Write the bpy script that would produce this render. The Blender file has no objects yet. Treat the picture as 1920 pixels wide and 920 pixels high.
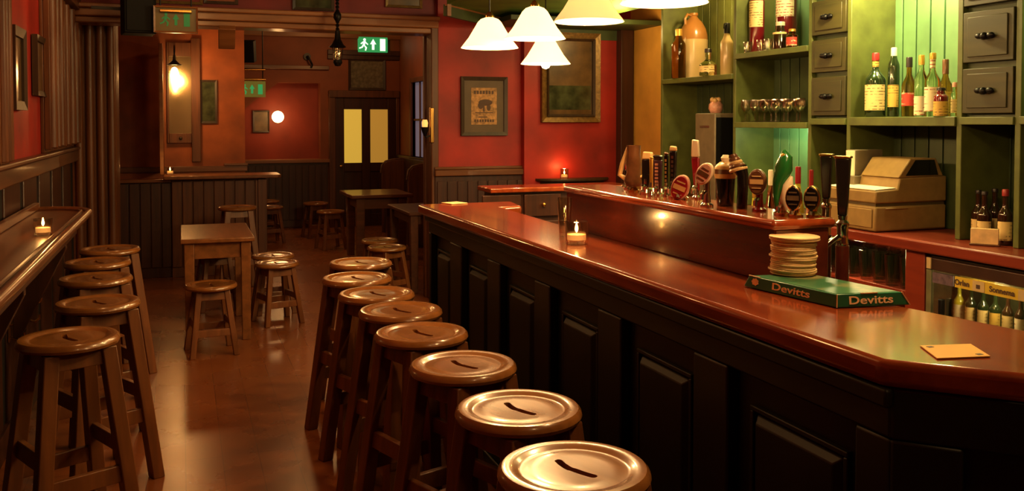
import bpy, bmesh, math, random
from mathutils import Vector, Matrix
random.seed(7)
PI = math.pi
scene = bpy.context.scene
COL = scene.collection

# ------------------------------------------------------------------ camera
YAW, PITCH, F, PX, PY = math.radians(20.0), math.radians(1.8), 1700.0, 960.0, 280.0
EYE = Vector((0, 0, 1.5))
FWD = Vector((math.sin(YAW)*math.cos(PITCH), math.cos(YAW)*math.cos(PITCH), -math.sin(PITCH)))
RGT = Vector((math.cos(YAW), -math.sin(YAW), 0))
UP = RGT.cross(FWD)
cd = bpy.data.cameras.new('camera'); cam = bpy.data.objects.new('camera', cd); COL.objects.link(cam)
cam.matrix_world = Matrix((RGT, UP, -FWD)).transposed().to_4x4()
cam.location = EYE
cd.sensor_width = 36.0; cd.lens = 36.0*F/1920.0
cd.shift_x = 0.0; cd.shift_y = -(460.0-PY)/1920.0
cd.clip_start = 0.05; cd.clip_end = 60
scene.camera = cam

def P(u, v, X=None, Y=None, Z=None, D=None):
    """measured pixel of the photograph -> point on the plane X=, Y=, Z= or at depth D"""
    d = RGT*((u-PX)/F) + UP*(-(v-PY)/F) + FWD
    if X is not None: t = (X-EYE.x)/d.x
    elif Y is not None: t = (Y-EYE.y)/d.y
    elif Z is not None: t = (Z-EYE.z)/d.z
    else: t = D
    return EYE + d*t

# ------------------------------------------------------------------ materials
def nt(name):
    m = bpy.data.materials.new(name); m.use_nodes = True
    n = m.node_tree.nodes; l = m.node_tree.links
    return m, n, l, n['Principled BSDF']
def rgba(c): return (c[0], c[1], c[2], 1)
def mat(name, c, rough=.5, metal=0, var=.25, scale=8, bump=0, coat=0, spec=.5):
    m, n, l, b = nt(name)
    tc = n.new('ShaderNodeTexCoord'); no = n.new('ShaderNodeTexNoise')
    no.inputs['Scale'].default_value = scale; no.inputs['Detail'].default_value = 5
    l.new(tc.outputs['Object'], no.inputs['Vector'])
    r = n.new('ShaderNodeValToRGB')
    r.color_ramp.elements[0].position = .3; r.color_ramp.elements[1].position = .7
    r.color_ramp.elements[0].color = rgba([x*(1-var) for x in c]); r.color_ramp.elements[1].color = rgba([min(1, x*(1+var)) for x in c])
    l.new(no.outputs['Fac'], r.inputs['Fac']); l.new(r.outputs['Color'], b.inputs['Base Color'])
    b.inputs['Roughness'].default_value = rough; b.inputs['Metallic'].default_value = metal
    b.inputs['Coat Weight'].default_value = coat; b.inputs['Coat Roughness'].default_value = .12
    b.inputs['Specular IOR Level'].default_value = spec
    if bump:
        bp = n.new('ShaderNodeBump'); bp.inputs['Strength'].default_value = bump; bp.inputs['Distance'].default_value = .01
        l.new(no.outputs['Fac'], bp.inputs['Height']); l.new(bp.outputs['Normal'], b.inputs['Normal'])
    return m
def wood(name, c1, c2, axis='Z', rough=.35, coat=0, grain=14, bump=.08):
    m, n, l, b = nt(name)
    tc = n.new('ShaderNodeTexCoord'); mp = n.new('ShaderNodeMapping')
    s = {'X': (.8, grain, grain), 'Y': (grain, .8, grain), 'Z': (grain, grain, .8)}[axis]
    mp.inputs['Scale'].default_value = s
    l.new(tc.outputs['Object'], mp.inputs['Vector'])
    no = n.new('ShaderNodeTexNoise'); no.inputs['Scale'].default_value = 2.2; no.inputs['Detail'].default_value = 7; no.inputs['Distortion'].default_value = .6
    l.new(mp.outputs['Vector'], no.inputs['Vector'])
    r = n.new('ShaderNodeValToRGB'); r.color_ramp.elements[0].position = .32; r.color_ramp.elements[1].position = .68
    r.color_ramp.elements[0].color = rgba(c1); r.color_ramp.elements[1].color = rgba(c2)
    l.new(no.outputs['Fac'], r.inputs['Fac']); l.new(r.outputs['Color'], b.inputs['Base Color'])
    b.inputs['Roughness'].default_value = rough
    b.inputs['Coat Weight'].default_value = coat; b.inputs['Coat Roughness'].default_value = .1
    if bump:
        bp = n.new('ShaderNodeBump'); bp.inputs['Strength'].default_value = bump; bp.inputs['Distance'].default_value = .004
        l.new(no.outputs['Fac'], bp.inputs['Height']); l.new(bp.outputs['Normal'], b.inputs['Normal'])
    return m
def emit(name, c, s, base=None):
    m, n, l, b = nt(name)
    b.inputs['Base Color'].default_value = rgba(base or c)
    b.inputs['Emission Color'].default_value = rgba(c); b.inputs['Emission Strength'].default_value = s
    b.inputs['Roughness'].default_value = .5
    return m
def glass(name, c, rough=.02, ior=1.45, tr=1.0):
    m, n, l, b = nt(name)
    b.inputs['Base Color'].default_value = rgba(c); b.inputs['Roughness'].default_value = rough
    b.inputs['Transmission Weight'].default_value = tr; b.inputs['IOR'].default_value = ior
    return m
def banded(name, c, c2, freq=60, rough=.55):
    """paper label: rows of fine printed words"""
    m, n, l, b = nt(name)
    tc = n.new('ShaderNodeTexCoord'); w = n.new('ShaderNodeTexWave'); w.bands_direction = 'Z'
    w.inputs['Scale'].default_value = freq; w.inputs['Distortion'].default_value = 0
    l.new(tc.outputs['Object'], w.inputs['Vector'])
    no = n.new('ShaderNodeTexNoise'); no.inputs['Scale'].default_value = 60; no.inputs['Detail'].default_value = 3
    l.new(tc.outputs['Object'], no.inputs['Vector'])
    n2 = n.new('ShaderNodeTexNoise'); n2.inputs['Scale'].default_value = 14; n2.inputs['Detail'].default_value = 1
    l.new(tc.outputs['Object'], n2.inputs['Vector'])
    def step(src, lo, hi):
        r = n.new('ShaderNodeMapRange'); r.inputs['From Min'].default_value = lo; r.inputs['From Max'].default_value = hi; l.new(src, r.inputs['Value']); return r.outputs['Result']
    def mul(a_, b_):
        q = n.new('ShaderNodeMath'); q.operation = 'MULTIPLY'; l.new(a_, q.inputs[0]); l.new(b_, q.inputs[1]); return q.outputs[0]
    k = mul(mul(step(w.outputs['Fac'], .72, .84), step(no.outputs['Fac'], .44, .52)), step(n2.outputs['Fac'], .38, .50))
    mx = n.new('ShaderNodeMixRGB'); mx.inputs['Color1'].default_value = rgba(c); mx.inputs['Color2'].default_value = rgba(c2)
    l.new(k, mx.inputs['Fac']); l.new(mx.outputs['Color'], b.inputs['Base Color'])
    b.inputs['Roughness'].default_value = rough
    return m
def floor_mat():
    m, n, l, b = nt('floor_boards')
    tc = n.new('ShaderNodeTexCoord'); mp = n.new('ShaderNodeMapping')
    mp.inputs['Rotation'].default_value = (0, 0, PI/2)
    l.new(tc.outputs['Object'], mp.inputs['Vector'])
    br = n.new('ShaderNodeTexBrick'); br.offset = .37
    br.inputs['Scale'].default_value = 1.0; br.inputs['Brick Width'].default_value = 1.25; br.inputs['Row Height'].default_value = .155
    br.inputs['Mortar Size'].default_value = .0022; br.inputs['Mortar Smooth'].default_value = .3; br.inputs['Bias'].default_value = 0
    br.inputs['Color1'].default_value = (.24, .072, .018, 1); br.inputs['Color2'].default_value = (.28, .086, .022, 1); br.inputs['Mortar'].default_value = (.17, .050, .013, 1)
    l.new(mp.outputs['Vector'], br.inputs['Vector'])
    no = n.new('ShaderNodeTexNoise'); no.inputs['Scale'].default_value = 2.2; no.inputs['Detail'].default_value = 6
    l.new(tc.outputs['Object'], no.inputs['Vector'])
    mx = n.new('ShaderNodeMixRGB'); mx.blend_type = 'MULTIPLY'; mx.inputs['Fac'].default_value = .55
    r = n.new('ShaderNodeValToRGB'); r.color_ramp.elements[0].position = .3; r.color_ramp.elements[1].position = .7
    r.color_ramp.elements[0].color = (.80, .78, .76, 1); r.color_ramp.elements[1].color = (1.1, 1.05, 1, 1)
    l.new(no.outputs['Fac'], r.inputs['Fac'])
    l.new(br.outputs['Color'], mx.inputs['Color1']); l.new(r.outputs['Color'], mx.inputs['Color2']); l.new(mx.outputs['Color'], b.inputs['Base Color'])
    mr = n.new('ShaderNodeMapRange'); mr.inputs['To Min'].default_value = .24; mr.inputs['To Max'].default_value = .31
    l.new(no.outputs['Fac'], mr.inputs['Value']); l.new(mr.outputs['Result'], b.inputs['Roughness'])
    bp = n.new('ShaderNodeBump'); bp.inputs['Strength'].default_value = .05; bp.inputs['Distance'].default_value = .004
    l.new(no.outputs['Fac'], bp.inputs['Height']); l.new(bp.outputs['Normal'], b.inputs['Normal'])
    return m
def shade_mat(name='opal_glass_shade', es=.35):
    m = bpy.data.materials.new(name); m.use_nodes = True
    n = m.node_tree.nodes; l = m.node_tree.links; n.clear()
    o = n.new('ShaderNodeOutputMaterial'); d = n.new('ShaderNodeBsdfDiffuse'); t = n.new('ShaderNodeBsdfTranslucent'); mx = n.new('ShaderNodeMixShader')
    e = n.new('ShaderNodeEmission'); ad = n.new('ShaderNodeAddShader')
    d.inputs['Color'].default_value = (.95, .82, .58, 1); t.inputs['Color'].default_value = (.95, .70, .32, 1); mx.inputs['Fac'].default_value = .5
    e.inputs['Color'].default_value = (1, .78, .45, 1); e.inputs['Strength'].default_value = es
    l.new(d.outputs[0], mx.inputs[1]); l.new(t.outputs[0], mx.inputs[2]); l.new(mx.outputs[0], ad.inputs[0]); l.new(e.outputs[0], ad.inputs[1]); l.new(ad.outputs[0], o.inputs['Surface'])
    return m

M = {}
M['floor'] = floor_mat()
M['stool'] = wood('stool_wood', (.13, .042, .011), (.23, .078, .019), 'Z', .38, .25, 10)
M['seat'] = wood('stool_seat_wood', (.22, .080, .018), (.32, .125, .030), 'Y', .27, .5, 9)
M['dark_stool'] = wood('low_stool_wood', (.13, .042, .011), (.23, .078, .020), 'Z', .38, .25, 10)
M['table'] = wood('table_wood', (.17, .062, .018), (.28, .105, .030), 'Y', .32, .4, 9)
M['bar_top'] = wood('bar_mahogany', (.205, .030, .008), (.35, .068, .015), 'Y', .18, .8, 7, .03)
M['bar_top_y'] = M['bar_top']
M['mahogany'] = wood('dark_mahogany', (.075, .012, .006), (.13, .022, .010), 'Y', .25, .5, 8, .04)
M['back_top'] = wood('back_counter_mahogany', (.17, .022, .010), (.26, .040, .015), 'Y', .35, .2, 7, .04)
M['bar_green'] = mat('bar_front_dark_green', (.0085, .0095, .0042), .45, 0, .3, 5, .05)
M['panel_dark'] = wood('wall_panelling', (.034, .0085, .003), (.066, .017, .005), 'Z', .45, .05, 12)
M['panel_mid'] = wood('mid_panelling', (.085, .026, .008), (.165, .052, .014), 'Z', .45, .05, 12)
M['rail'] = wood('rail_wood', (.075, .026, .010), (.14, .050, .017), 'Y', .45, .05, 10)
M['rail_x'] = wood('rail_wood_across', (.11, .038, .013), (.20, .07, .022), 'X', .33, .3, 10)
M['beam'] = wood('beam_wood', (.22, .085, .028), (.34, .135, .045), 'X', .4, .15, 9)
M['ledge'] = wood('ledge_wood', (.11, .036, .012), (.20, .068, .02), 'Y', .32, .3, 9, .05)
M['black_gap'] = mat('shadow_gap', (.006, .003, .002), .8)
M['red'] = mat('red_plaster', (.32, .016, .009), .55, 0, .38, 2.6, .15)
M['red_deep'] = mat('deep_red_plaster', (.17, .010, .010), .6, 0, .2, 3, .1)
M['red_brown'] = mat('red_brown_plaster', (.26, .034, .014), .6, 0, .2, 3, .1)
M['orange'] = mat('orange_red_plaster', (.32, .080, .018), .6, 0, .3, 4, .15)
M['brown_wall'] = mat('brown_plaster', (.24, .062, .020), .6, 0, .2, 3, .1)
M['yellow'] = mat('ochre_plaster', (.66, .33, .06), .6, 0, .15, 4, .1)
M['ceil'] = mat('ceiling_paint', (.20, .12, .05), .8, 0, .15, 2)
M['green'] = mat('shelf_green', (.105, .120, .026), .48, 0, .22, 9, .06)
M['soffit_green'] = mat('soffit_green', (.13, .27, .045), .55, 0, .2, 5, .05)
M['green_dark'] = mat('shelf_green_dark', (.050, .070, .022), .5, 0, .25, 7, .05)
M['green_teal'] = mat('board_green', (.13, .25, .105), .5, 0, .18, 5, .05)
M['drawer'] = wood('drawer_front', (.034, .029, .006), (.056, .045, .009), 'Y', .55, 0, 9)
M['iron'] = mat('black_iron', (.012, .010, .009), .4, .6)
M['black'] = mat('black_plastic', (.004, .0035, .003), .6, 0, .2, 8, 0, 0, .2)
M['chrome'] = mat('chrome', (.75, .70, .62), .12, 1, .05)
M['brass'] = mat('brass', (.62, .36, .10), .25, 1, .1)
M['gilt'] = mat('gilt_frame', (.17, .095, .022), .42, .4, .3, 40, .3)
M['frame'] = wood('frame_wood', (.030, .015, .006), (.055, .028, .011), 'Z', .5, 0)
M['mount'] = mat('picture_mount', (.105, .062, .028), .5, 0, .15)
M['print'] = mat('aged_print', (.42, .23, .09), .6, 0, .5, 34)
M['print_ink'] = mat('print_ink', (.09, .045, .03), .6)
M['picture_dark'] = mat('dark_picture', (.055, .062, .028), .12, 0, .6, 9, 0, .6)
M['picture_grey'] = mat('grey_picture', (.17, .16, .11), .2, 0, .35, 22, 0, .5)
M['picture_warm'] = mat('brown_picture', (.11, .060, .020), .3, 0, .5, 7, 0, .2)
M['mirror'] = mat('old_mirror', (.62, .46, .25), .16, .85, .2, 3)
M['shade'] = shade_mat()
M['shade_bright'] = shade_mat('opal_glass_shade_bright', 1.3)
M['bulb'] = emit('lit_bulb', (1, .72, .36), 45)
M['lamp_bulb'] = emit('lantern_bulb', (1, .62, .22), 60)
M['globe'] = emit('globe_glow', (1, .72, .30), 9)
M['flame'] = emit('candle_flame', (1, .55, .16), 60)
M['wax'] = emit('candle_wax', (1, .45, .12), 1.2, (.8, .5, .2))
M['pane_yellow'] = emit('lit_door_glass', (.62, .40, .055), .85)
M['pane_amber'] = emit('lit_door_glass_amber', (.46, .24, .035), .75)
M['pane_blue'] = emit('dusk_window_glass', (.20, .17, .22), .5, (.2, .18, .22))
M['sign_green'] = emit('exit_sign_green', (.03, .30, .09), .9)
M['sign_white'] = emit('exit_sign_white', (.8, 1, .72), 1.5)
M['sign_glass'] = mat('sign_panel', (.16, .12, .045), .3, 0, .2, 6)
M['sign_figure'] = emit('sign_figures_green', (.02, .20, .05), .35)
M['sign_lit'] = emit('sign_panel_lit', (.22, .20, .03), .35)
def thin_glass(name, c, fac=.16):
    m = bpy.data.materials.new(name); m.use_nodes = True; n = m.node_tree.nodes; l = m.node_tree.links; n.clear()
    o = n.new('ShaderNodeOutputMaterial'); t = n.new('ShaderNodeBsdfTransparent'); g = n.new('ShaderNodeBsdfGlossy'); mx = n.new('ShaderNodeMixShader'); lw = n.new('ShaderNodeLayerWeight'); ma = n.new('ShaderNodeMath')
    t.inputs['Color'].default_value = rgba(c); g.inputs['Roughness'].default_value = .05; lw.inputs['Blend'].default_value = .35
    ma.operation = 'MULTIPLY_ADD'; ma.inputs[1].default_value = .75; ma.inputs[2].default_value = fac*.5; ma.use_clamp = True
    l.new(lw.outputs['Facing'], ma.inputs[0]); l.new(ma.outputs[0], mx.inputs['Fac']); l.new(t.outputs[0], mx.inputs[1]); l.new(g.outputs[0], mx.inputs[2]); l.new(mx.outputs[0], o.inputs['Surface'])
    return m
M['glass'] = thin_glass('clear_glass', (.96, .92, .84))
M['tumbler'] = thin_glass('tumbler_glass', (.97, .92, .82), .34)
M['glass_amber'] = glass('amber_spirit', (.75, .30, .05), .05, 1.36)
M['glass_pale'] = glass('pale_spirit', (.93, .90, .60), .05, 1.36)
M['glass_green'] = mat('bottle_green_glass', (.018, .030, .010), .08, 0, .2, 5, 0, .8)
M['glass_brown'] = mat('bottle_brown_glass', (.030, .010, .004), .08, 0, .2, 5, 0, .8)
M['glass_red'] = mat('bottle_red_glass', (.16, .010, .012), .10, 0, .2, 5, 0, .8)
M['stone_cream'] = mat('stoneware_cream', (.56, .40, .19), .3, 0, .1, 6, 0, .4)
M['stone_brown'] = mat('stoneware_brown', (.38, .17, .045), .25, 0, .15, 6, 0, .5)
M['label_cream'] = banded('label_cream', (.80, .60, .26), (.20, .10, .03), 20)
M['label_gold'] = banded('label_gold', (.68, .44, .09), (.20, .09, .02), 24)
M['label_white'] = banded('label_white', (.85, .74, .50), (.42, .10, .06), 18)
M['label_red'] = banded('label_red', (.55, .05, .03), (.75, .55, .3), 12)
M['cap_red'] = mat('cap_red', (.30, .02, .02), .35)
M['cap_white'] = mat('cap_white', (.85, .75, .55), .35)
M['cap_gold'] = mat('cap_gold', (.60, .34, .06), .3, .5)
M['cap_black'] = mat('cap_black', (.02, .012, .012), .35)
M['till'] = mat('till_beige', (.32, .20, .068), .5, 0, .12, 20, .05)
M['till_dark'] = mat('till_shadow', (.10, .065, .025), .5, 0, .12, 20)
M['screen'] = mat('till_screen', (.008, .006, .005), .12, 0, 0, 5, 0, .5)
M['paper'] = mat('white_paper', (.98, .88, .60), .6, 0, .04)
M['card'] = mat('cream_card', (.84, .60, .30), .75, 0, .15, 30)
M['card_yellow'] = mat('yellow_card', (.70, .40, .06), .6, 0, .1)
M['box_green'] = mat('box_green', (.018, .16, .075), .32, 0, .2, 12, 0, .3)
M['box_green_top'] = mat('box_green_worn', (.030, .125, .055), .35, 0, .7, 10, 0, .3)
M['box_green_top'] = mat('box_green_worn', (.030, .15, .065), .4, 0, .3, 12, 0, .2)
_n = M['box_green_top'].node_tree.nodes; _r = [x for x in _n if x.type == 'VALTORGB'][0]; _r.color_ramp.elements[0].position = .52; _r.color_ramp.elements[0].color = (.022, .15, .065, 1); _r.color_ramp.elements[1].position = .75; _r.color_ramp.elements[1].color = (.42, .34, .15, 1)
M['lettering'] = mat('box_lettering', (.90, .72, .42), .5, 0, .05)
M['box_edge'] = mat('box_worn_edge', (.62, .46, .24), .6)
M['fridge'] = mat('cooler_steel', (.10, .075, .04), .35, .4, .2, 9)
M['cooler_header'] = mat('cooler_header', (.045, .018, .010), .4, 0, .2, 9)
M['cooler_in'] = mat('cooler_inside', (.14, .13, .06), .6, 0, .3, 9)
M['strip_yellow'] = mat('strip_yellow', (.60, .42, .045), .5, 0, .1)
M['strip_cream'] = mat('strip_cream', (.55, .40, .20), .5)
M['strip_violet'] = mat('strip_violet', (.13, .085, .12), .5, 0, .4, 40)
M['purple'] = mat('tap_purple', (.055, .018, .040), .25, 0, .3, 20, 0, .5)
M['tap_black'] = mat('tap_black', (.010, .007, .006), .18, 0, .2, 5, 0, .6)
M['tap_brown'] = mat('tap_brown', (.14, .055, .02), .3, 0, .35, 25, .2, .4)
M['tap_cream'] = mat('tap_cream', (.62, .40, .17), .35, 0, .15, 20)
M['tap_pink'] = mat('tap_pink', (.60, .30, .22), .3, 0, .3, 40)
M['tap_green'] = mat('tap_green', (.02, .16, .03), .2, 0, .25, 10, 0, .6)
M['tap_red'] = mat('tap_red', (.28, .012, .02), .25, 0, .2, 10, 0, .5)
M['tap_white'] = mat('tap_white', (.86, .72, .50), .25, 0, .08, 10, 0, .4)
M['yellow_liquid'] = mat('yellow_liquid', (.55, .50, .04), .2, 0, .15, 6, 0, .5)
M['grey_box'] = mat('grey_box', (.17, .13, .075), .5, 0, .12, 20)

# ------------------------------------------------------------------ mesh helpers
class MB:
    def __init__(s): s.bm = bmesh.new()
    def box(s, x0, x1, y0, y1, z0, z1, mtx=None):
        v = [s.bm.verts.new((x, y, z)) for x in (x0, x1) for y in (y0, y1) for z in (z0, z1)]
        for f in ((0, 1, 3, 2), (4, 6, 7, 5), (0, 4, 5, 1), (2, 3, 7, 6), (0, 2, 6, 4), (1, 5, 7, 3)):
            s.bm.faces.new([v[i] for i in f])
        if mtx is not None: bmesh.ops.transform(s.bm, matrix=mtx, verts=v)
        return s
    def hexa(s, lo, hi):
        """solid from two quads"""
        v = [s.bm.verts.new(p) for p in list(lo)+list(hi)]
        for f in ((3, 2, 1, 0), (4, 5, 6, 7), (0, 1, 5, 4), (1, 2, 6, 5), (2, 3, 7, 6), (3, 0, 4, 7)):
            s.bm.faces.new([v[i] for i in f])
        return s
    def prism(s, poly, z0, z1, mtx=None):
        n = len(poly)
        a = [s.bm.verts.new((p[0], p[1], z0)) for p in poly]; b = [s.bm.verts.new((p[0], p[1], z1)) for p in poly]
        s.bm.faces.new(a[::-1]); s.bm.faces.new(b)
        for i in range(n): s.bm.faces.new((a[i], a[(i+1) % n], b[(i+1) % n], b[i]))
        if mtx is not None: bmesh.ops.transform(s.bm, matrix=mtx, verts=a+b)
        return s
    def lathe(s, prof, seg=32, c=(0, 0, 0), mtx=None, a0=0, a1=2*PI):
        full = abs(a1-a0-2*PI) < 1e-6
        rings = []; allv = []
        ns = seg if full else seg+1
        for r, z in prof:
            if r < 1e-6 and full:
                ring = [s.bm.verts.new((c[0], c[1], c[2]+z))]
            else:
                ring = [s.bm.verts.new((c[0]+r*math.cos(a0+(a1-a0)*i/seg), c[1]+r*math.sin(a0+(a1-a0)*i/seg), c[2]+z)) for i in range(ns)]
            rings.append(ring); allv += ring
        for a, b in zip(rings, rings[1:]):
            for i in range(seg):
                j = (i+1) % len(a) if full else i+1
                k = (i+1) % len(b) if full else i+1
                if len(a) == 1 and len(b) == 1: continue
                if len(a) == 1: s.bm.faces.new((a[0], b[i], b[k]))
                elif len(b) == 1: s.bm.faces.new((a[i], b[0], a[j]))
                else: s.bm.faces.new((a[i], a[j], b[k], b[i]))
        if mtx is not None: bmesh.ops.transform(s.bm, matrix=mtx, verts=allv)
        return s
    def cyl(s, p0, p1, r0, r1=None, seg=16):
        r1 = r0 if r1 is None else r1
        p0 = Vector(p0); p1 = Vector(p1); d = p1-p0; L = d.length
        mt = Matrix.Translation(p0) @ d.to_track_quat('Z', 'Y').to_matrix().to_4x4()
        return s.lathe([(0, 0), (r0, 0), (r1, L), (0, L)], seg, mtx=mt)
    def ball(s, c, r, seg=16, sx=1, sy=1, sz=1):
        n = max(6, seg//2)
        mt = Matrix.Translation(Vector(c)) @ Matrix.Diagonal((sx, sy, sz, 1))
        return s.lathe([(r*math.sin(PI*i/n) if 0 < i < n else 0, -r*math.cos(PI*i/n)) for i in range(n+1)], seg, mtx=mt)
    def tube(s, pts, r, seg=10):
        pts = [Vector(p) for p in pts]; rings = []; nrm = None
        rs = r if isinstance(r, (list, tuple)) else [r]*len(pts)
        for i, p in enumerate(pts):
            t = (pts[min(i+1, len(pts)-1)]-pts[max(i-1, 0)]).normalized()
            if nrm is None: nrm = t.orthogonal().normalized()
            nrm = (nrm - t*nrm.dot(t)).normalized(); bn = t.cross(nrm)
            rings.append([s.bm.verts.new(p+(nrm*math.cos(2*PI*k/seg)+bn*math.sin(2*PI*k/seg))*rs[i]) for k in range(seg)])
        for a, b in zip(rings, rings[1:]):
            for k in range(seg): s.bm.faces.new((a[k], a[(k+1) % seg], b[(k+1) % seg], b[k]))
        s.bm.faces.new(rings[0][::-1]); s.bm.faces.new(rings[-1])
        return s
    def mesh(s, name, m=None, smooth=True):
        bmesh.ops.recalc_face_normals(s.bm, faces=s.bm.faces)
        me = bpy.data.meshes.new(name); s.bm.to_mesh(me); s.bm.free()
        if m is not None: me.materials.append(M[m] if isinstance(m, str) else m)
        if smooth:
            for p in me.polygons: p.use_smooth = True
            me.set_sharp_from_angle(angle=math.radians(38))
        return me
    def build(s, name, m, parent=None, bevel=0, loc=None, rot=None):
        o = bpy.data.objects.new(name, s.mesh(name, m)); COL.objects.link(o)
        if parent is not None: o.parent = parent
        if loc is not None: o.location = loc
        if rot is not None: o.rotation_euler = rot
        if bevel:
            b = o.modifiers.new('bevel', 'BEVEL'); b.width = bevel; b.segments = 2; b.limit_method = 'ANGLE'; b.angle_limit = math.radians(40)
        return o

def tag(o, label, cat, group=None):
    o['label'] = label; o['category'] = cat
    if group: o['group'] = group
    return o
def thing(name, label, cat, loc=(0, 0, 0), rz=0, group=None):
    o = bpy.data.objects.new(name, None); COL.objects.link(o); o.empty_display_size = .1
    o.location = loc; o.rotation_euler = (0, 0, rz)
    return tag(o, label, cat, group)
def st(o): o['kind'] = 'structure'; return o
def dup(root, loc, rz, label=None, group=None):
    r = root.copy(); COL.objects.link(r); r.location = loc; r.rotation_euler = (0, 0, rz)
    if label: r['label'] = label
    if group: r['group'] = group
    for ch in list(root.children):
        c = ch.copy(); COL.objects.link(c); c.parent = r
        for g in list(ch.children):
            d = g.copy(); COL.objects.link(d); d.parent = c
    return r
def text(name, s, size, m, parent, mtx, ext=.0006, off=0.0, shear=0):
    cu = bpy.data.curves.new(name, 'FONT'); cu.body = s; cu.size = size; cu.extrude = ext; cu.offset = off
    cu.align_x = 'CENTER'; cu.align_y = 'CENTER'; cu.shear = shear; cu.resolution_u = 4
    t = bpy.data.objects.new(name+'_src', cu); COL.objects.link(t)
    bpy.context.view_layer.update()
    me = bpy.data.meshes.new_from_object(t.evaluated_get(bpy.context.evaluated_depsgraph_get()))
    bpy.data.objects.remove(t); bpy.data.curves.remove(cu)
    me.materials.clear(); me.materials.append(M[m]); me.transform(mtx)
    o = bpy.data.objects.new(name, me); COL.objects.link(o); o.parent = parent
    return o
def light(name, loc, e, c=(1, .6, .25), r=.03, kind='POINT', size=.3, sizey=None, rot=None, spot=None):
    ld = bpy.data.lights.new(name, kind); ld.energy = e; ld.color = c
    if kind == 'POINT': ld.shadow_soft_size = r
    if kind == 'SPOT': ld.shadow_soft_size = r; ld.spot_size = spot or 1.5; ld.spot_blend = .8
    if kind == 'AREA':
        ld.size = size
        if sizey: ld.shape = 'RECTANGLE'; ld.size_y = sizey
    o = bpy.data.objects.new(name, ld); COL.objects.link(o); o.location = loc
    if rot: o.rotation_euler = rot
    return o

# ================================================================== SETTING
st(MB().box(-3.0, 4.4, -2.6, 14.4, -.1, 0).build('floor', 'floor'))
st(MB().box(-3.0, 4.4, -2.6, 14.4, 2.78, 2.88).build('ceiling', 'ceil'))
st(MB().box(-3.0, 4.4, -2.7, -2.6, 0, 2.78).build('wall_near', 'red_deep'))
WL = -.78
# left wall: red plaster above panelling
st(MB().box(WL-.12, WL, -2.6, 10.3, 0, 2.78).build('wall_left', 'red'))
m = MB()
for y0 in [ -2.5+.547*i for i in range(18) ]:
    m.box(WL, WL+.016, y0+.06, y0+.487, .1, 1.20)
st(MB().box(WL, WL+.006, -2.5, 7.5, 0, 1.22).build('trim_20', 'black_gap'))  # near-black backing paints in shade so the slots look deeper
st(m.build('trim_1', 'panel_dark', bevel=.006))
st(MB().box(WL, WL+.045, -2.5, 7.5, 1.20, 1.285).box(WL, WL+.062, -2.5, 7.5, 1.285, 1.31).build('trim_2', 'rail', bevel=.008))
st(MB().box(WL, WL+.03, -2.5, 7.5, 0, .12).build('baseboard_left', 'panel_dark', bevel=.004))
# fluted panelling above the rail
m = MB()
m.box(WL, WL+.02, 5.95, 7.45, 1.31, 2.74)
for y0, w in ((5.95, .10), (6.22, .07), (6.42, .07), (6.72, .07), (6.98, .10), (7.25, .10)):
    m.box(WL+.02, WL+.055, y0, y0+w, 1.33, 2.3)
    m.cyl((WL+.055, y0+w/2, 1.34), (WL+.055, y0+w/2, 2.28), w*.32, seg=10)
m.box(WL+.02, WL+.10, 5.92, 7.5, 2.3, 2.46)
st(m.build('trim_3', 'panel_mid', bevel=.004))
m = MB(); m.box(WL, WL+.05, 4.40, 4.62, 1.31, 2.74)
for k in range(3): m.cyl((WL+.05, 4.44+.07*k, 1.32), (WL+.05, 4.44+.07*k, 2.72), .024, seg=8)
st(m.build('trim_4', 'panel_mid', bevel=.004))
# big reeded pier
m = MB(); m.box(WL, -.50, 7.55, 7.95, 0, 2.78)
for k in range(4): m.lathe([(.030, 0), (.030, 2.7)], 12, (WL+.05+.075*k, 7.55, .04))
for k in range(4): m.lathe([(.030, 0), (.030, 2.7)], 12, (-.50, 7.63+.085*k, .04))
st(m.build('wall_pier', 'panel_mid', bevel=.004))

# header beam across the room with red frieze above, partition wall with wainscot
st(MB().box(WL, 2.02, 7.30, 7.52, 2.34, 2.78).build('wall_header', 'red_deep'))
m = MB(); m.box(WL, 1.99, 7.22, 7.54, 2.26, 2.345); m.box(WL, 1.99, 7.17, 7.54, 2.315, 2.35); m.box(WL, 1.99, 7.25, 7.50, 2.215, 2.26)
st(m.build('trim_5', 'beam', bevel=.008))
WA = 7.25
st(MB().box(1.99, 2.78, WA, WA+.22, 0, 2.78).build('wall_partition', 'red'))
m = MB(); m.box(1.955, 2.74, WA-.03, WA, .02, 1.06)
for k in range(9): m.box(1.97+.088*k, 2.045+.088*k, WA-.042, WA-.03, .14, 1.0)
st(m.build('trim_6', 'panel_dark', bevel=.004))
st(MB().box(1.95, 2.74, WA-.06, WA, 1.045, 1.095).box(1.95, 2.74, WA-.035, WA, 1.095, 1.12).build('trim_7', 'rail_x', bevel=.006))
m = MB(); m.box(1.945, 1.99, WA-.01, WA+.27, 0, 2.30); m.box(1.93, 1.99, WA-.015, WA+.03, 0, 2.30); m.box(1.93, 1.99, WA+.22, WA+.275, 0, 2.30)
st(m.build('trim_8', 'panel_mid', bevel=.006))
WBY = 7.17
st(MB().box(2.72, 3.78, WBY, WBY+.30, 0, 2.78).build('wall_chimney', 'red'))
st(MB().box(3.58, 3.70, WBY-.10, WBY, 0, 2.30).build('trim_9', 'panel_dark', bevel=.006))
st(MB().box(3.72, 3.86, -2.6, 7.45, 0, 2.78).build('wall_right', 'yellow'))
# little green pelmet over the picture wall
st(MB().box(2.40, 3.72, 6.62, WBY, 2.285, 2.325).build('trim_10', 'green_dark', bevel=.004))
st(MB().box(2.78, 3.58, WBY-.012, WBY, 2.20, 2.285).build('trim_11', 'green_dark'))

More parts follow.
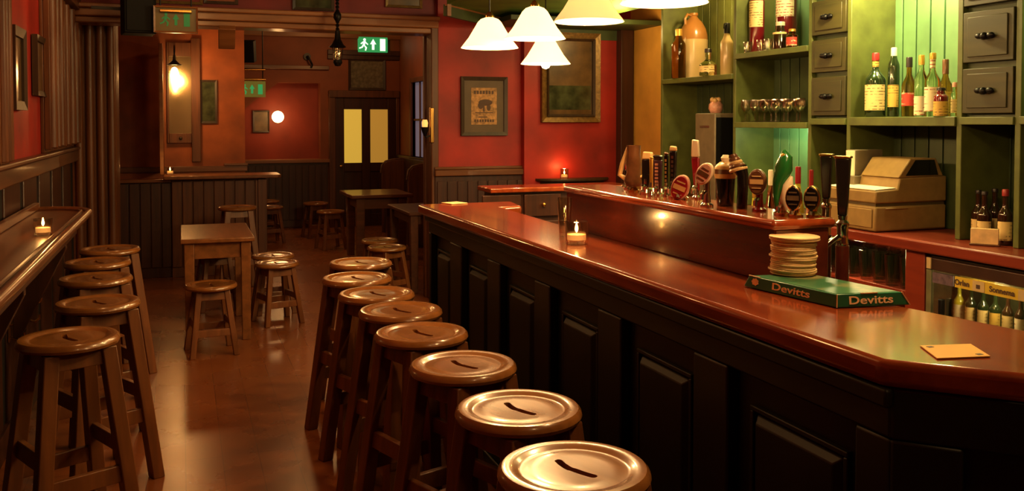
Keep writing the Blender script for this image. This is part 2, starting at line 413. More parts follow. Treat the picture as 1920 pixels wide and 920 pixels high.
# far room
FY = 12.9
PIERY = 10.2
st(MB().box(WL-.1, .64, PIERY, PIERY+.25, 0, 2.78).build('wall_far_left', 'orange'))
st(MB().box(WL, .66, PIERY-.035, PIERY, .96, 1.02).box(.42, .665, PIERY-.05, PIERY+.02, 1.02, 1.045).build('trim_12', 'rail_x', bevel=.004))
# far wall with a recess under a sloping soffit
nx0, nx1, nz0, nz1 = .60, 1.83, .95, 2.03
m = MB()
m.box(.3, nx0, FY, FY+.2, 0, 2.78); m.box(nx1, 3.2, FY, FY+.2, 0, 2.78)
m.box(nx0, nx1, FY, FY+.2, nz1, 2.78); m.box(nx0, nx1, FY, FY+.2, 0, nz0)
m.prism([(nx0, 1.50), (nx0, nz1), (1.26, nz1)], 0, .2, Matrix(((1, 0, 0, 0), (0, 0, 1, FY), (0, 1, 0, 0), (0, 0, 0, 1))))
st(m.build('wall_far', 'brown_wall'))
m = MB(); m.box(nx0-.1, nx1+.1, FY+.2, FY+.3, .8, 2.2)
st(m.build('wall_recess', 'red_brown'))
st(MB().box(.3, 1.95, FY-.06, FY+.2, .915, .965).build('trim_13', 'beam', bevel=.005))
m = MB(); m.box(.3, 1.93, FY-.03, FY, .02, .915)
for k in range(18): m.box(.31+.09*k, .385+.09*k, FY-.042, FY-.03, .12, .88)
st(m.build('trim_14', 'panel_dark', bevel=.004))
st(MB().box(.3, 1.95, FY-.05, FY, 2.215, 2.27).build('trim_15', 'rail_x', bevel=.005))
st(MB().box(1.93, 2.96, FY-.07, FY, 2.43, 2.50).box(1.93, 2.96, FY-.05, FY, 2.37, 2.43).build('trim_16', 'panel_dark', bevel=.005))
st(MB().box(.3, 3.0, FY-.10, FY, 2.66, 2.78).build('trim_17', 'beam', bevel=.01))
# right wall of the far room with a tall dusk window
wy0, wy1, wz0, wz1 = 11.42, 12.10, 1.02, 2.02
m = MB(); m.box(2.96, 3.12, 7.47, wy0, 0, 2.78); m.box(2.96, 3.12, wy1, 13.1, 0, 2.78); m.box(2.96, 3.12, wy0, wy1, 0, wz0); m.box(2.96, 3.12, wy0, wy1, wz1, 2.78)
st(m.build('wall_far_right', 'brown_wall'))
w = st(MB().box(2.93, 3.0, wy0-.06, wy0, wz0-.06, wz1+.06).box(2.93, 3.0, wy1, wy1+.06, wz0-.06, wz1+.06).box(2.93, 3.0, wy0, wy1, wz1, wz1+.06).box(2.91, 3.0, wy0-.06, wy1+.06, wz0-.06, wz0)
   .box(2.97, 2.99, wy0, wy1, 1.5, 1.53).box(2.97, 2.99, 11.745, 11.775, wz0, wz1).build('window_1', 'panel_mid', bevel=.004))
MB().box(3.0, 3.006, wy0, wy1, wz0, wz1).build('pane', 'pane_blue', w)
st(MB().box(2.92, 2.96, 7.5, 12.9, 0, .98).box(2.89, 2.96, 7.5, 12.9, .98, 1.02).build('trim_18', 'panel_dark', bevel=.005))

# door with two lit panes
dx0, dx1, dz1 = 2.03, 2.90, 1.83
m = MB(); m.box(dx0-.09, dx0, FY-.06, FY, 0, dz1+.09); m.box(dx1, dx1+.05, FY-.06, FY, 0, dz1+.09); m.box(dx0-.09, dx1+.05, FY-.08, FY, dz1, dz1+.10)
dr = st(m.build('door_1', 'panel_mid', bevel=.006))
pz0, pz1 = .905, 1.665
pl0, pl1 = P(645, 250, Y=FY-.03).x, P(678, 250, Y=FY-.03).x
pr0, pr1 = P(694, 250, Y=FY-.03).x, P(727, 250, Y=FY-.03).x
mid = (pl1+pr0)/2
m = MB()
m.box(dx0, pl0, FY-.045, FY-.005, 0, dz1); m.box(pl1, pr0, FY-.045, FY-.005, 0, dz1); m.box(pr1, dx1, FY-.045, FY-.005, 0, dz1)
for a, b in ((pl0, pl1), (pr0, pr1)):
    m.box(a, b, FY-.045, FY-.005, pz1, dz1); m.box(a, b, FY-.045, FY-.005, .78, pz0); m.box(a, b, FY-.045, FY-.005, 0, .18); m.box(a, b, FY-.03, FY-.01, .18, .78)
MBd = m.build('door_leaf', 'panel_dark', dr, .004)
MB().box(pl0, pl1, FY-.03, FY-.02, pz0, pz1).build('pane', 'pane_yellow', dr)
MB().box(pr0, pr1, FY-.03, FY-.02, pz0, pz1).build('pane', 'pane_amber', dr)
MB().ball((pl0-.05, FY-.075, .86), .022).cyl((pl0-.05, FY-.075, .86), (pl0-.05, FY-.04, .86), .009).build('door_knob', 'brass', dr)

# ================================================================== LEFT SIDE
t = thing('wall_ledge', 'long polished brown drinking ledge along the left wall', 'ledge', (WL+.04, 0, 0))
LE = .285
pts = [(0, -1.0), (LE, -1.0), (LE, 5.10)]
for k in range(1, 9):
    a = PI/2*k/8; pts.append((LE-.24+.24*math.cos(a), 5.10+.24*math.sin(a)))
pts.append((0, 5.34))
MB().prism(pts, 1.0, 1.032).build('ledge_board', 'ledge', t, .004)
path = [Vector((x, y, 1.03)) for x, y in pts[1:]]
MB().tube(path, .018, 10).tube([p+Vector((-.035 if p.y < 5.2 else -.02, -.0 if p.y < 5.2 else -.035, .006)) for p in path[:-1]], .008, 8).build('lip_moulding', 'ledge', t)
MB().box(0, .03, -1, 5.34, 1.032, 1.07).build('back_moulding', 'ledge', t, .006)
MB().box(0, LE-.05, -1.0, 5.05, .93, 1.0).build('apron', 'panel_dark', t, .004)
for y in (-.6, 1.0, 2.3, 3.5, 4.7):
    MB().prism([(0, .50), (.03, .50), (LE-.06, .90), (LE-.06, .93), (0, .93)], -.02, .02, Matrix(((1, 0, 0, 0), (0, 0, 1, y), (0, 1, 0, 0), (0, 0, 0, 1)))).build('bracket', 'panel_dark', t, .003)
for (u, v), lab in (((57, 587), 'brass coat hook on the panelling below the ledge, farther one'), ((27, 620), 'brass coat hook on the panelling below the ledge, at the left edge')):
    p = P(u, v, X=WL+.043)
    t = thing('coat_hook', lab, 'hook', p)
    MB().box(-.026, -.018, -.02, .02, -.05, .05).build('mount_plate', 'brass', t, .003)
    MB().tube([(-.02, 0, .03), (.02, 0, .035), (.045, 0, .06), (.05, 0, .075)], .007).tube([(-.02, 0, -.03), (.02, 0, -.045), (.04, 0, -.03), (.04, 0, -.01)], .006).build('hook_arm', 'brass', t)

# ---------------------------------------------------------------- candles
def candle(label, loc, r=.036, h=.075, kind='candle_glass', power=.6):
    t = thing(kind, label, 'candle', loc)
    MB().lathe([(0, .0), (r*.9, .0), (r, .01), (r, h), (r-.004, h), (r-.005, .014), (0, .012)], 28).build('glass_holder', 'tumbler', t)
    w = MB().lathe([(0, .0135), (r-.008, .0135), (r-.008, .032), (0, .033)], 20).build('candle', 'wax', t)
    MB().lathe([(0, .038), (.0045, .045), (.0055, .051), (.003, .062), (0, .070)], 12).build('flame', 'flame', w)
    light('candle_light', Vector(loc)+Vector((0, 0, .085)), power, (1, .52, .16), .008)
    return t
candle('lit tealight in a clear glass on the left wall ledge', P(81, 441, Z=1.033), .036, .07, power=1.0)
candle('lit tealight in a small glass on the panelled half wall counter', P(319, 327, Y=9.18), .036, .07, power=.8)
candle('lit tealight in a tumbler on the main bar top', P(1081, 456, Z=1.072), .041, .078, power=.9)

# ---------------------------------------------------------------- framed pictures
def frame_mb(w, h, b, d):
    m = MB()
    m.hexa([(-w/2, 0, -h/2), (w/2, 0, -h/2), (w/2-b, 0, -h/2+b), (-w/2+b, 0, -h/2+b)], [(-w/2, -d, -h/2), (w/2, -d, -h/2), (w/2-b, -d*.7, -h/2+b), (-w/2+b, -d*.7, -h/2+b)])
    m.hexa([(-w/2, 0, h/2), (w/2, 0, h/2), (w/2-b, 0, h/2-b), (-w/2+b, 0, h/2-b)], [(-w/2, -d, h/2), (w/2, -d, h/2), (w/2-b, -d*.7, h/2-b), (-w/2+b, -d*.7, h/2-b)])
    for sg in (-1, 1):
        m.hexa([(sg*w/2, 0, -h/2), (sg*w/2, 0, h/2), (sg*(w/2-b), 0, h/2-b), (sg*(w/2-b), 0, -h/2+b)], [(sg*w/2, -d, -h/2), (sg*w/2, -d, h/2), (sg*(w/2-b), -d*.7, h/2-b), (sg*(w/2-b), -d*.7, -h/2+b)])
    return m
def picture(name, label, loc, w, h, rz=0, b=.02, d=.025, fm='frame', pm='picture_dark', mount=0, cat='picture'):
    """hangs with its back on the wall; local -Y looks into the room"""
    t = thing(name, label, cat, loc, rz)
    frame_mb(w, h, b, d).build('frame', fm, t)
    if mount:
        MB().box(-w/2+b*.9, w/2-b*.9, -.008, -.003, -h/2+b*.9, h/2-b*.9).build('mount', 'mount', t)
        MB().box(-w/2+b+mount, w/2-b-mount, -.011, -.008, -h/2+b+mount, h/2-b-mount).build('print', pm, t)
    else:
        MB().box(-w/2+b*.9, w/2-b*.9, -.008, -.003, -h/2+b*.9, h/2-b*.9).build('picture_panel', pm, t)
    return t
def wallpic(u0, u1, v0, v1, Y=None, X=None, **k):
    kw = dict(Y=Y) if Y is not None else dict(X=X)
    a = P(u0, (v0+v1)/2, **kw); b = P(u1, (v0+v1)/2, **kw); c = P((u0+u1)/2, v0, **kw); e = P((u0+u1)/2, v1, **kw)
    w = (b-a).length; h = c.z-e.z; ctr = (a+b)/2; ctr.z = (c.z+e.z)/2
    return ctr, w, h
c, w, h = wallpic(17, 39, 52, 206, X=WL+.006)
picture('framed_picture', 'tall dark framed picture on red left wall, nearest the left edge', c, w, h, PI/2, .045, .03, 'frame', 'picture_warm')
c, w, h = wallpic(60, 88, 72, 181, X=WL+.006)
picture('framed_picture', 'dark framed picture on red left wall beside the fluted panelling', c, w, h, PI/2, .03, .03, 'frame', 'picture_warm')
c, w, h = wallpic(375, 407, 150, 231, Y=PIERY-.002)
picture('framed_picture', 'dark green framed picture on the orange pier right of the mirror', c, w, h, 0, .022, .02, 'frame', 'picture_dark')
c, w, h = wallpic(474, 505, 207, 248, Y=FY+.198)
picture('framed_picture', 'small dark framed picture in the red recess beside the globe lamp', c, w, h, 0, .022, .02, 'frame', 'picture_warm')
c, w, h = wallpic(653, 722, 110, 169, Y=FY-.002)
picture('framed_picture', 'grey framed picture hanging above the lit double paned door', c, w, h, 0, .035, .03, 'frame', 'picture_grey')
c, w, h = wallpic(863, 950, 144, 254, Y=WA-.002)
t = picture('framed_poster', 'aged beige poster in a wide dark wooden frame on red wall', c, w, h, 0, .03, .03, 'frame', 'print', .062, 'picture')
m = MB()
iw, ih = w-.06-.124, h-.06-.124
for k in range(7): m.box(-iw*.40+iw*.115*k, -iw*.40+iw*.115*k+iw*.08, -.0125, -.011, ih*.33, ih*.42)
m.ball((.012, -.011, ih*.10), iw*.24, 14, 1.15, .04, .5); m.ball((-.03, -.011, ih*.02), iw*.12, 12, .9, .05, 1.1); m.ball((.04, -.011, -ih*.03), iw*.10, 12, .8, .05, 1.3); m.box(-iw*.05, iw*.02, -.0125, -.011, -ih*.15, ih*.08); m.box(-iw*.34, iw*.34, -.0125, -.011, -ih*.19, -ih*.165)
m.box(-iw*.22, iw*.12, -.0125, -.011, -ih*.31, -ih*.28)
for k in range(8): m.box(-iw*.38+iw*.1*k, -iw*.38+iw*.1*k+iw*.065, -.0125, -.011, -ih*.43, -ih*.36)
m.build('printed_image', 'print_ink', t)
c, w, h = wallpic(1013, 1122, 62, 229, Y=WBY-.002)
t = picture('framed_picture', 'large gilt framed glazed picture on the red wall above the console shelf', c, w, h, 0, .05, .045, 'gilt', 'picture_warm')
frame_mb(w-.10, h-.10, .018, .05).build('inner_slip', 'frame', t)
m = MB(); m.box(-w*.36, w*.36, -.0095, -.008, -h*.36, -h*.09); m.build('bar_reflection', 'picture_dark', t)  # dark patch paints the bar's reflection onto the glazed picture
# small frames high on the frieze (their tops leave the picture)
for u0, u1, v0, v1, fm, pm, lab in ((285, 380, -60, 8, 'gilt', 'red_deep', 'gilt edged red framed picture high on the frieze above the left hanging sign'),
                                   (548, 626, -60, 20, 'frame', 'picture_dark', 'dark framed picture with red centre high on the frieze behind the lantern'),
                                   (722, 791, -60, 15, 'gilt', 'picture_warm', 'gilt framed picture high on the frieze, rightmost there'),
                                   (382, 446, -60, 8, 'frame', 'brown_wall', 'brown framed picture high on the frieze above the corbel')):
    c, w, h = wallpic(u0, u1, v0, v1, Y=7.30)
    picture('framed_picture', lab, c, w, h, 0, .022, .02, fm, pm)

# ---------------------------------------------------------------- half wall with counter
HY = 9.25
x500 = P(500, 400, Y=HY).x; x320 = P(322, 400, Y=HY).x
t = thing('half_wall', 'vertical boarded brown half wall standing across the back of the room', 'partition', (0, HY, 0))
m = MB(); m.box(-.76, x320, .02, .14, 0, .92)
for k in range(8):
    x = -.755+.0945*k
    if x+.085 < x320: m.box(x, x+.083, 0, .02, .1, .905)
m.build('left_boards', 'panel_dark', t, .004)
m = MB(); m.box(x320, x500, -.02, .14, 0, .93)
k = 0
x = x320
while x+.09 < x500: m.box(x+.004, x+.088, -.04, -.02, .1, .92); x += .096
m.box(x500-.085, x500, -.055, .15, 0, .93)
m.build('right_boards', 'panel_mid', t, .004)
MB().box(-.76, x320, -.03, .16, .915, .945).build('cap_rail', 'rail_x', t, .005)
a = P(306, 328, Y=HY-.12).x; b = P(527, 328, Y=HY-.12).x
t2 = tag(MB().prism([(a, -.16), (b-.03, -.16), (b, -.13), (b, .24), (b-.04, .27), (a, .27)], .945, .978).build('wooden_counter', 'table', None, .008, (0, HY, 0)), 'narrow polished wooden counter top lying on the panelled half wall', 'counter')

# screen post and mirror with the lit wall lantern
xs = P(303, 250, Y=9.45).x
t = thing('screen_panel', 'narrow upright wooden screen edge rising from the half wall counter', 'screen', (xs, 9.5, .979))
MB().box(-.012, .012, -.10, .60, 0, 1.27).build('screen_board', 'panel_mid', t, .004)
MB().box(-.018, .018, -.125, -.10, 0, 1.27).build('lit_edge', 'beam', t, .004)  # paler wood strip stands in for light on the screen's front edge
MY = PIERY-.012
t = thing('wall_mirror', 'tall narrow wood framed mirror behind the glowing lantern', 'mirror', (0, MY, 0))
mx0, mx1 = P(313, 200, Y=MY).x, P(376, 200, Y=MY).x
g0, g1 = P(317, 200, Y=MY).x, P(359, 200, Y=MY).x
mzt, mzb = P(340, 80, Y=MY).z, P(340, 268, Y=MY).z
gzt, gzb = P(340, 106, Y=MY).z, P(340, 250, Y=MY).z
m = MB(); m.box(mx0, g0, -.03, .01, mzb, mzt); m.box(g1, mx1, -.035, .01, mzb-.2, mzt+.05); m.box(g0, g1, -.03, .01, gzt, mzt); m.box(g0, g1, -.03, .01, mzb, gzb)
m.build('mirror_frame', 'panel_mid', t, .004)
MB().box(g0, g1, -.012, -.004, gzb, gzt).build('mirror_glass', 'mirror', t)
MB().ball(((g0+g1)/2, -.034, (mzb+gzb)/2), .018, 12).build('rosette', 'frame', t)
lp = P(327, 122, Y=9.72)
t = thing('wall_lantern', 'glowing lantern with dark bell cap in front of the tall mirror', 'wall lamp', lp)
MB().lathe([(0, .10), (.012, .10), (.016, .05), (.05, .015), (.075, 0), (.07, -.002), (.045, .01), (0, .02)], 24).build('cap', 'iron', t)
MB().tube([(0, 0, .09), (0, .02, .15), (0, .12, .20), (0, .30, .19), (0, .46, .16)], .008).build('bracket_arm', 'iron', t)
MB().lathe([(0, -.02), (.022, -.03), (.038, -.07), (.040, -.11), (.028, -.15), (.018, -.20), (.010, -.24), (0, -.25)], 20).build('bulb', 'lamp_bulb', t)
light('lantern_light', lp+Vector((.03, -.13, -.12)), 12, (1, .50, .16), .05)

# ---------------------------------------------------------------- speakers, signs, lantern, hook
p = P(262, 30, Y=6.9)
t = thing('loudspeaker', 'black box loudspeaker hung high beside the reeded pier', 'speaker', p, .15)
MB().box(-.115, .095, -.12, .12, -.13, .26).build('cabinet', 'black', t, .008)
MB().box(-.10, .08, -.128, -.12, -.115, .245).build('grille', 'black', t, .004)
MB().box(-.03, .03, .12, .16, .0, .12).box(-.3, .03, .14, .155, .05, .07).build('wall_mount', 'iron', t)
p = P(461, 96, Y=10.6)
t = thing('loudspeaker', 'small tilted black loudspeaker on the corner of the orange pier', 'speaker', p, -.25)
mt = Matrix.Rotation(math.radians(10), 4, 'X')
MB().box(-.10, .10, -.08, .08, -.12, .12, mt).build('cabinet', 'black', t, .006)
MB().box(-.09, .09, -.088, -.08, -.11, .11, mt).build('grille', 'black', t, .003)
MB().tube([(-.05, .05, .0), (-.14, -.12, .0), (-.2, -.2, .0)], .012).build('mounting_arm', 'iron', t)

def pictogram(m, w, h, y, flip=1):
    """running figure, arrow and doorway of an exit sign, on plane y"""
    def poly(pts):
        m.prism([(flip*a*h, b*h) for a, b in pts], y-.002, y, Matrix(((1, 0, 0, 0), (0, 0, 1, 0), (0, 1, 0, 0), (0, 0, 0, 1))))
    o = -.62
    poly([(o-.04+.09*math.cos(2*PI*k/10)+.10, .30+.09*math.sin(2*PI*k/10)) for k in range(10)])
    poly([(o-.02, .20), (o+.14, .20), (o+.08, -.06), (o-.06, -.04)])
    poly([(o-.06, -.02), (o+.04, -.04), (o-.06, -.22), (o-.28, -.30), (o-.30, -.22), (o-.13, -.15)])
    poly([(o-.02, -.04), (o+.08, -.06), (o+.22, -.20), (o+.16, -.40), (o+.08, -.40), (o+.11, -.22)])
    poly([(o+.12, .18), (o+.30, .02), (o+.26, -.04), (o+.10, .10)])
    poly([(o-.02, .20), (o-.20, .06), (o-.16, .0), (o+.02, .12)])
    poly([(-.08, -.34), (.08, -.34), (.08, .02), (.20, .02), (0, .36), (-.20, .02), (-.08, .02)])
    poly([(.45, -.40), (.80, -.40), (.80, .38), (.45, .38)])
c, w, h = wallpic(672, 727, 69, 98, Y=FY-.10)
t = thing('exit_sign', 'lit green and white running figure exit sign above the door picture', 'sign', c)
MB().box(-w/2, w/2, -.0, .06, -h/2, h/2).build('sign_box', 'sign_green', t, .004)
m = MB(); pictogram(m, w, h, 0); m.build('pictogram', 'sign_white', t)
c, w, h = wallpic(288, 371, 12, 62, Y=6.75)
t = thing('exit_sign', 'unlit framed sign with dim green figures hanging top left', 'sign', c)
MB().box(-w/2, w/2, 0, .02, -h/2, h/2).build('sign_panel', 'sign_glass', t)
frame_mb(w, h, .012, .02).build('sign_frame', 'beam', t)
m = MB(); pictogram(m, w*.8, h*.62, -.001); m.build('pictogram', 'sign_figure', t)
MB().box(-w*.36, w*.36, -.035, .02, h/2-.045, h/2-.025).build('lamp_bar', 'brass', t, .004)
MB().cyl((-w*.35, .01, h/2), (-w*.35, .01, 2.78-c.z), .005).cyl((w*.35, .01, h/2), (w*.35, .01, 2.78-c.z), .005).build('hanging_rod', 'iron', t)
c, w, h = wallpic(447, 498, 152, 182, Y=10.75)
t = thing('exit_sign', 'green glowing exit sign hung under a brass double bar', 'sign', c)
MB().box(-w/2, w/2, 0, .02, -h/2, h/2).build('sign_panel', 'sign_lit', t, .003)
m = MB(); pictogram(m, w*.8, h*.8, -.001); m.build('pictogram', 'sign_green', t)
MB().cyl((-w*.5, .0, h/2+.02), (w*.5, .0, h/2+.02), .012).cyl((-w*.5, .0, h/2+.13), (w*.5, .0, h/2+.13), .012).build('lamp_bar', 'brass', t)
MB().cyl((-w*.4, .01, h/2-.01), (-w*.4, .01, 2.78-c.z), .006).cyl((w*.4, .01, h/2-.01), (w*.4, .01, 2.78-c.z), .006).build('hanging_rod', 'iron', t)

lp2 = P(633, 88, Y=7.05)
t = thing('hanging_lantern', 'unlit dark iron lantern hanging in front of the wooden header beam', 'lantern', lp2)
MB().lathe([(0, .125), (.018, .125), (.024, .06), (.045, .02), (.066, 0), (.06, -.004), (.035, .012), (0, .02)], 24).build('hood', 'iron', t)
MB().lathe([(.030, -.004), (.034, -.05), (.030, -.10), (.026, -.10), (.028, -.05), (.026, -.004)], 20).build('glass_chimney', 'glass', t)
MB().lathe([(0, -.10), (.032, -.10), (.036, -.12), (.022, -.145), (0, -.15)], 20).build('oil_font', 'iron', t)
m = MB()
for k in range(4):
    a = PI/4+k*PI/2; m.tube([(.05*math.cos(a), .05*math.sin(a), .0), (.042*math.cos(a), .042*math.sin(a), -.06), (.032*math.cos(a), .032*math.sin(a), -.11)], .003, 6)
m.build('cage', 'iron', t)
m = MB()
z = .125
while z < 2.70-lp2.z:
    m.lathe([(.010, .0), (.016, .012), (.010, .024)], 8, (0, 0, z)); z += .028
m.lathe([(.012, 0), (.03, .03), (.03, .06), (.012, .09)], 12, (0, 0, .19)); m.cyl((0, 0, .12), (0, 0, 2.78-lp2.z), .007)
m.build('hanging_chain', 'iron', t)
p = P(576, 106, Y=FY-.03)
t = thing('wall_ornament', 'small dark iron hook ornament high on the far wall', 'ornament', p)
MB().lathe([(0, -.008), (.05, -.008), (.05, .008), (0, .008)], 16, mtx=Matrix.Rotation(PI/2, 4, 'X')).build('rose', 'iron', t)
MB().tube([(0, 0, 0), (.0, -.06, .0), (.03, -.08, -.06), (.06, -.06, -.12), (.05, -.03, -.15)], .014).build('hook_arm', 'iron', t)
c = P(425, 53, Y=7.22)
st(MB().prism([(0, 0), (-.10, 0), (-.12, -.03), (-.09, -.06), (-.05, -.14), (0, -.17)], -.06, .06, Matrix(((0, 0, 1, 0), (1, 0, 0, 0), (0, 1, 0, 0), (0, 0, 0, 1)))).build('trim_19', 'beam', None, .004, (c.x, 7.25, 2.215)))

# globe lamp in the recess
gp = P(521, 219, Y=FY+.02)
t = thing('globe_lamp', 'glowing round globe wall lamp in the red recess', 'wall lamp', gp)
MB().ball((0, 0, 0), .082, 28).build('globe', 'globe', t)
MB().cyl((0, .07, -.02), (0, .18, -.02), .018).lathe([(0, .0), (.06, .0), (.06, .012), (0, .014)], 20, mtx=Matrix.Translation((0, .185, -.02)) @ Matrix.Rotation(PI/2, 4, 'X')).build('wall_bracket', 'brass', t)
light('globe_light', gp+Vector((0, -.14, 0)), 5, (1, .50, .18), .08)

# wall sconce on the partition end
p = P(810, 238, X=1.93)
t = thing('wall_sconce', 'small brass candle sconce on the end of the partition wall', 'wall lamp', p)
MB().box(-.02, .012, -.025, .025, -.13, .16).build('back_plate', 'brass', t, .006)
MB().lathe([(0, -.08), (.012, -.07), (.03, -.02), (.034, .0), (.028, .0), (0, -.02)], 16, (-.06, 0, 0)).tube([(-.02, 0, -.07), (-.05, 0, -.085), (-.06, 0, -.07)], .007).build('cup', 'iron', t)
MB().lathe([(0, .0), (.022, .0), (.026, .035), (.018, .06), (0, .06)], 16, (-.06, 0, 0)).build('glass_shade', 'wax', t)

# ================================================================== STOOLS AND TABLES
def seat_mesh(R, T, matname):
    m = MB()
    m.lathe([(0, 0), (R-.018, 0), (R-.004, .006), (R, T*.45), (R-.003, T-.008), (R-.010, T-.001), (R-.020, T), (R-.036, T-.002), (R-.044, T-.007), (R-.052, T-.0085), (R-.066, T-.006), (R-.09, T-.0075), (0, T-.009)], 48)
    me = m.mesh('seat', matname)
    o = bpy.data.objects.new('seat_src', me); COL.objects.link(o)
    # curved hand slot cut right through
    c = MB(); ln = []
    for k in range(15):
        a = -1+2*k/14; ln.append(Vector((.012*(a*a-.4)*(1 if a > 0 else .45), a*.055)))
    poly = [p+Vector((.0095, 0)) for p in ln]+[ln[-1]+Vector((.0095*math.cos(q), .0095*math.sin(q))) for q in (.6, 1.2, 1.9, 2.5)]
    poly += [p-Vector((.0095, 0)) for p in ln[::-1]]+[ln[0]+Vector((.0095*math.cos(q), .0095*math.sin(q))) for q in (3.7, 4.3, 5.0, 5.6)]
    c.prism(poly, -.05, .1)
    co = bpy.data.objects.new('slot_src', c.mesh('slot', matname, False)); COL.objects.link(co)
    md = o.modifiers.new('slot', 'BOOLEAN'); md.operation = 'DIFFERENCE'; md.object = co; md.solver = 'EXACT'
    bpy.context.view_layer.update()
    me2 = bpy.data.meshes.new_from_object(o.evaluated_get(bpy.context.evaluated_depsgraph_get()))
    bpy.data.objects.remove(o); bpy.data.objects.remove(co)
    for p in me2.polygons: p.use_smooth = True
    me2.set_sharp_from_angle(angle=math.radians(30))
    return me2
def make_stool(name, cat, H, R, top, bot, lw, rails, wm, sm):
    t = thing(name, '-', cat)
    T = .034
    s = bpy.data.objects.new('seat', seat_mesh(R, T, sm)); COL.objects.link(s); s.parent = t; s.location = (0, 0, H-T)
    zt = H-T
    for sx in (-1, 1):
        for sy in (-1, 1):
            a = Vector((sx*top, sy*top, zt)); b = Vector((sx*bot, sy*bot, 0)); h = lw/2
            MB().hexa([(b.x-h, b.y-h, 0), (b.x+h, b.y-h, 0), (b.x+h, b.y+h, 0), (b.x-h, b.y+h, 0)], [(a.x-h, a.y-h, zt), (a.x+h, a.y-h, zt), (a.x+h, a.y+h, zt), (a.x-h, a.y+h, zt)]).build('leg', wm, t, .004)
    def off(z): return bot+(top-bot)*z/zt
    def rail(z, hh, ax, sg, nm):
        o0, o1 = off(z-hh/2), off(z+hh/2)
        lo = []; hi = []
        for zz, oo in ((z-hh/2, o0), (z+hh/2, o1)):
            q = [(-oo, sg*oo-.011), (oo, sg*oo-.011), (oo, sg*oo+.011), (-oo, sg*oo+.011)]
            if ax == 'y': q = [(y, x) for x, y in q]
            (lo if zz < z else hi).extend([(x, y, zz) for x, y in q])
        MB().hexa(lo, hi).build(nm, wm, t, .003)
    for sg in (-1, 1):
        rail(rails[0], rails[2], 'x', sg, 'stretcher'); rail(rails[1], rails[2], 'y', sg, 'stretcher')
        rail(zt-.03, .06, 'x', sg, 'apron'); rail(zt-.03, .06, 'y', sg, 'apron')
    return t
bs = make_stool('bar_stool', 'stool', .75, .168, .094, .165, .050, (.27, .36, .058), 'stool', 'seat')
RZ = math.radians(22)
ORD = ['nearest', 'second', 'third', 'fourth', 'fifth', 'sixth', 'seventh', 'eighth']
right = [(1076, 872), (972, 761), (868, 679), (790, 620), (751, 578), (706, 547), (669, 518), (676, 489)]
left = [(128, 629), (183, 563), (179, 518), (183, 488), (206, 464)]
first = True
def put(proto, loc, rz, label, group):
    global first
    if proto.get('used') is None:
        proto['used'] = 1; proto.location = loc; proto.rotation_euler = (0, 0, rz); proto['label'] = label; proto['group'] = group; return proto
    o = dup(proto, loc, rz, label, group); return o
for i, (u, v) in enumerate(right):
    p = P(u, v, Z=.75); p.z = 0
    lab = ('round slotted wooden bar stool nearest the camera along the bar front' if i == 0 else 'farthest round slotted wooden bar stool along the bar front' if i == 7 else f'{ORD[i]} slotted wooden bar stool from the camera along the bar front')
    put(bs, p, RZ+random.uniform(-.06, .06), lab, 'bar stools along the bar front')
for i, (u, v) in enumerate(left):
    p = P(u, v, Z=.75); p.z = 0
    lab = ('slotted wooden bar stool nearest the camera beside the left wall ledge' if i == 0 else 'farthest wooden bar stool beside the left wall ledge' if i == 4 else f'{ORD[i]} wooden bar stool from the camera beside the left wall ledge')
    put(bs, p, RZ+.12+random.uniform(-.05, .05), lab, 'bar stools beside the left ledge')
p = P(445, 386, Z=.75); p.z = 0
put(bs, p, .1, 'dark wooden bar stool standing against the panelled half wall', 'bar stools at the half wall')

ls = make_stool('low_stool', 'stool', .45, .165, .085, .135, .036, (.15, .20, .045), 'dark_stool', 'seat')
lows = [((.165, 6.16), .12, 'low wooden stool in front of the small square legged table', 'low stools around the table'),
        ((.24, 7.62), .2, 'low wooden stool behind the table, seen under its top', 'low stools around the table'),
        ((.655, 6.93), .3, 'front one of two shiny low stools right of the table', 'low stools around the table'),
        ((.665, 7.33), .1, 'rear one of two shiny low stools right of the table', 'low stools around the table'),
        ((1.61, 7.50), .5, 'front one of two low stools just beyond the bar corner', 'low stools beyond the bar'),
        ((1.64, 7.95), .2, 'rear one of two low stools just beyond the bar corner', 'low stools beyond the bar')]
for (u, v), lab, g in (((620, 394), 'right one of two low stools beside the far table', 'low stools in the far room'), ((592, 379), 'left one of two low stools beside the far table', 'low stools in the far room'),
                       ((506, 386), 'low stool half hidden past the end of the half wall', 'low stools in the far room'), ((501, 375), 'low stool farthest back behind the half wall end', 'low stools in the far room')):
    p = P(u, v, Z=.45); lows.append(((p.x, p.y), .2, lab, g))
for (x, y), rz, lab, g in lows: put(ls, Vector((x, y, 0)), rz, lab, g)
for o in (bs, ls): del o['used']
for o in COL.objects:
    if 'used' in o.keys(): del o['used']

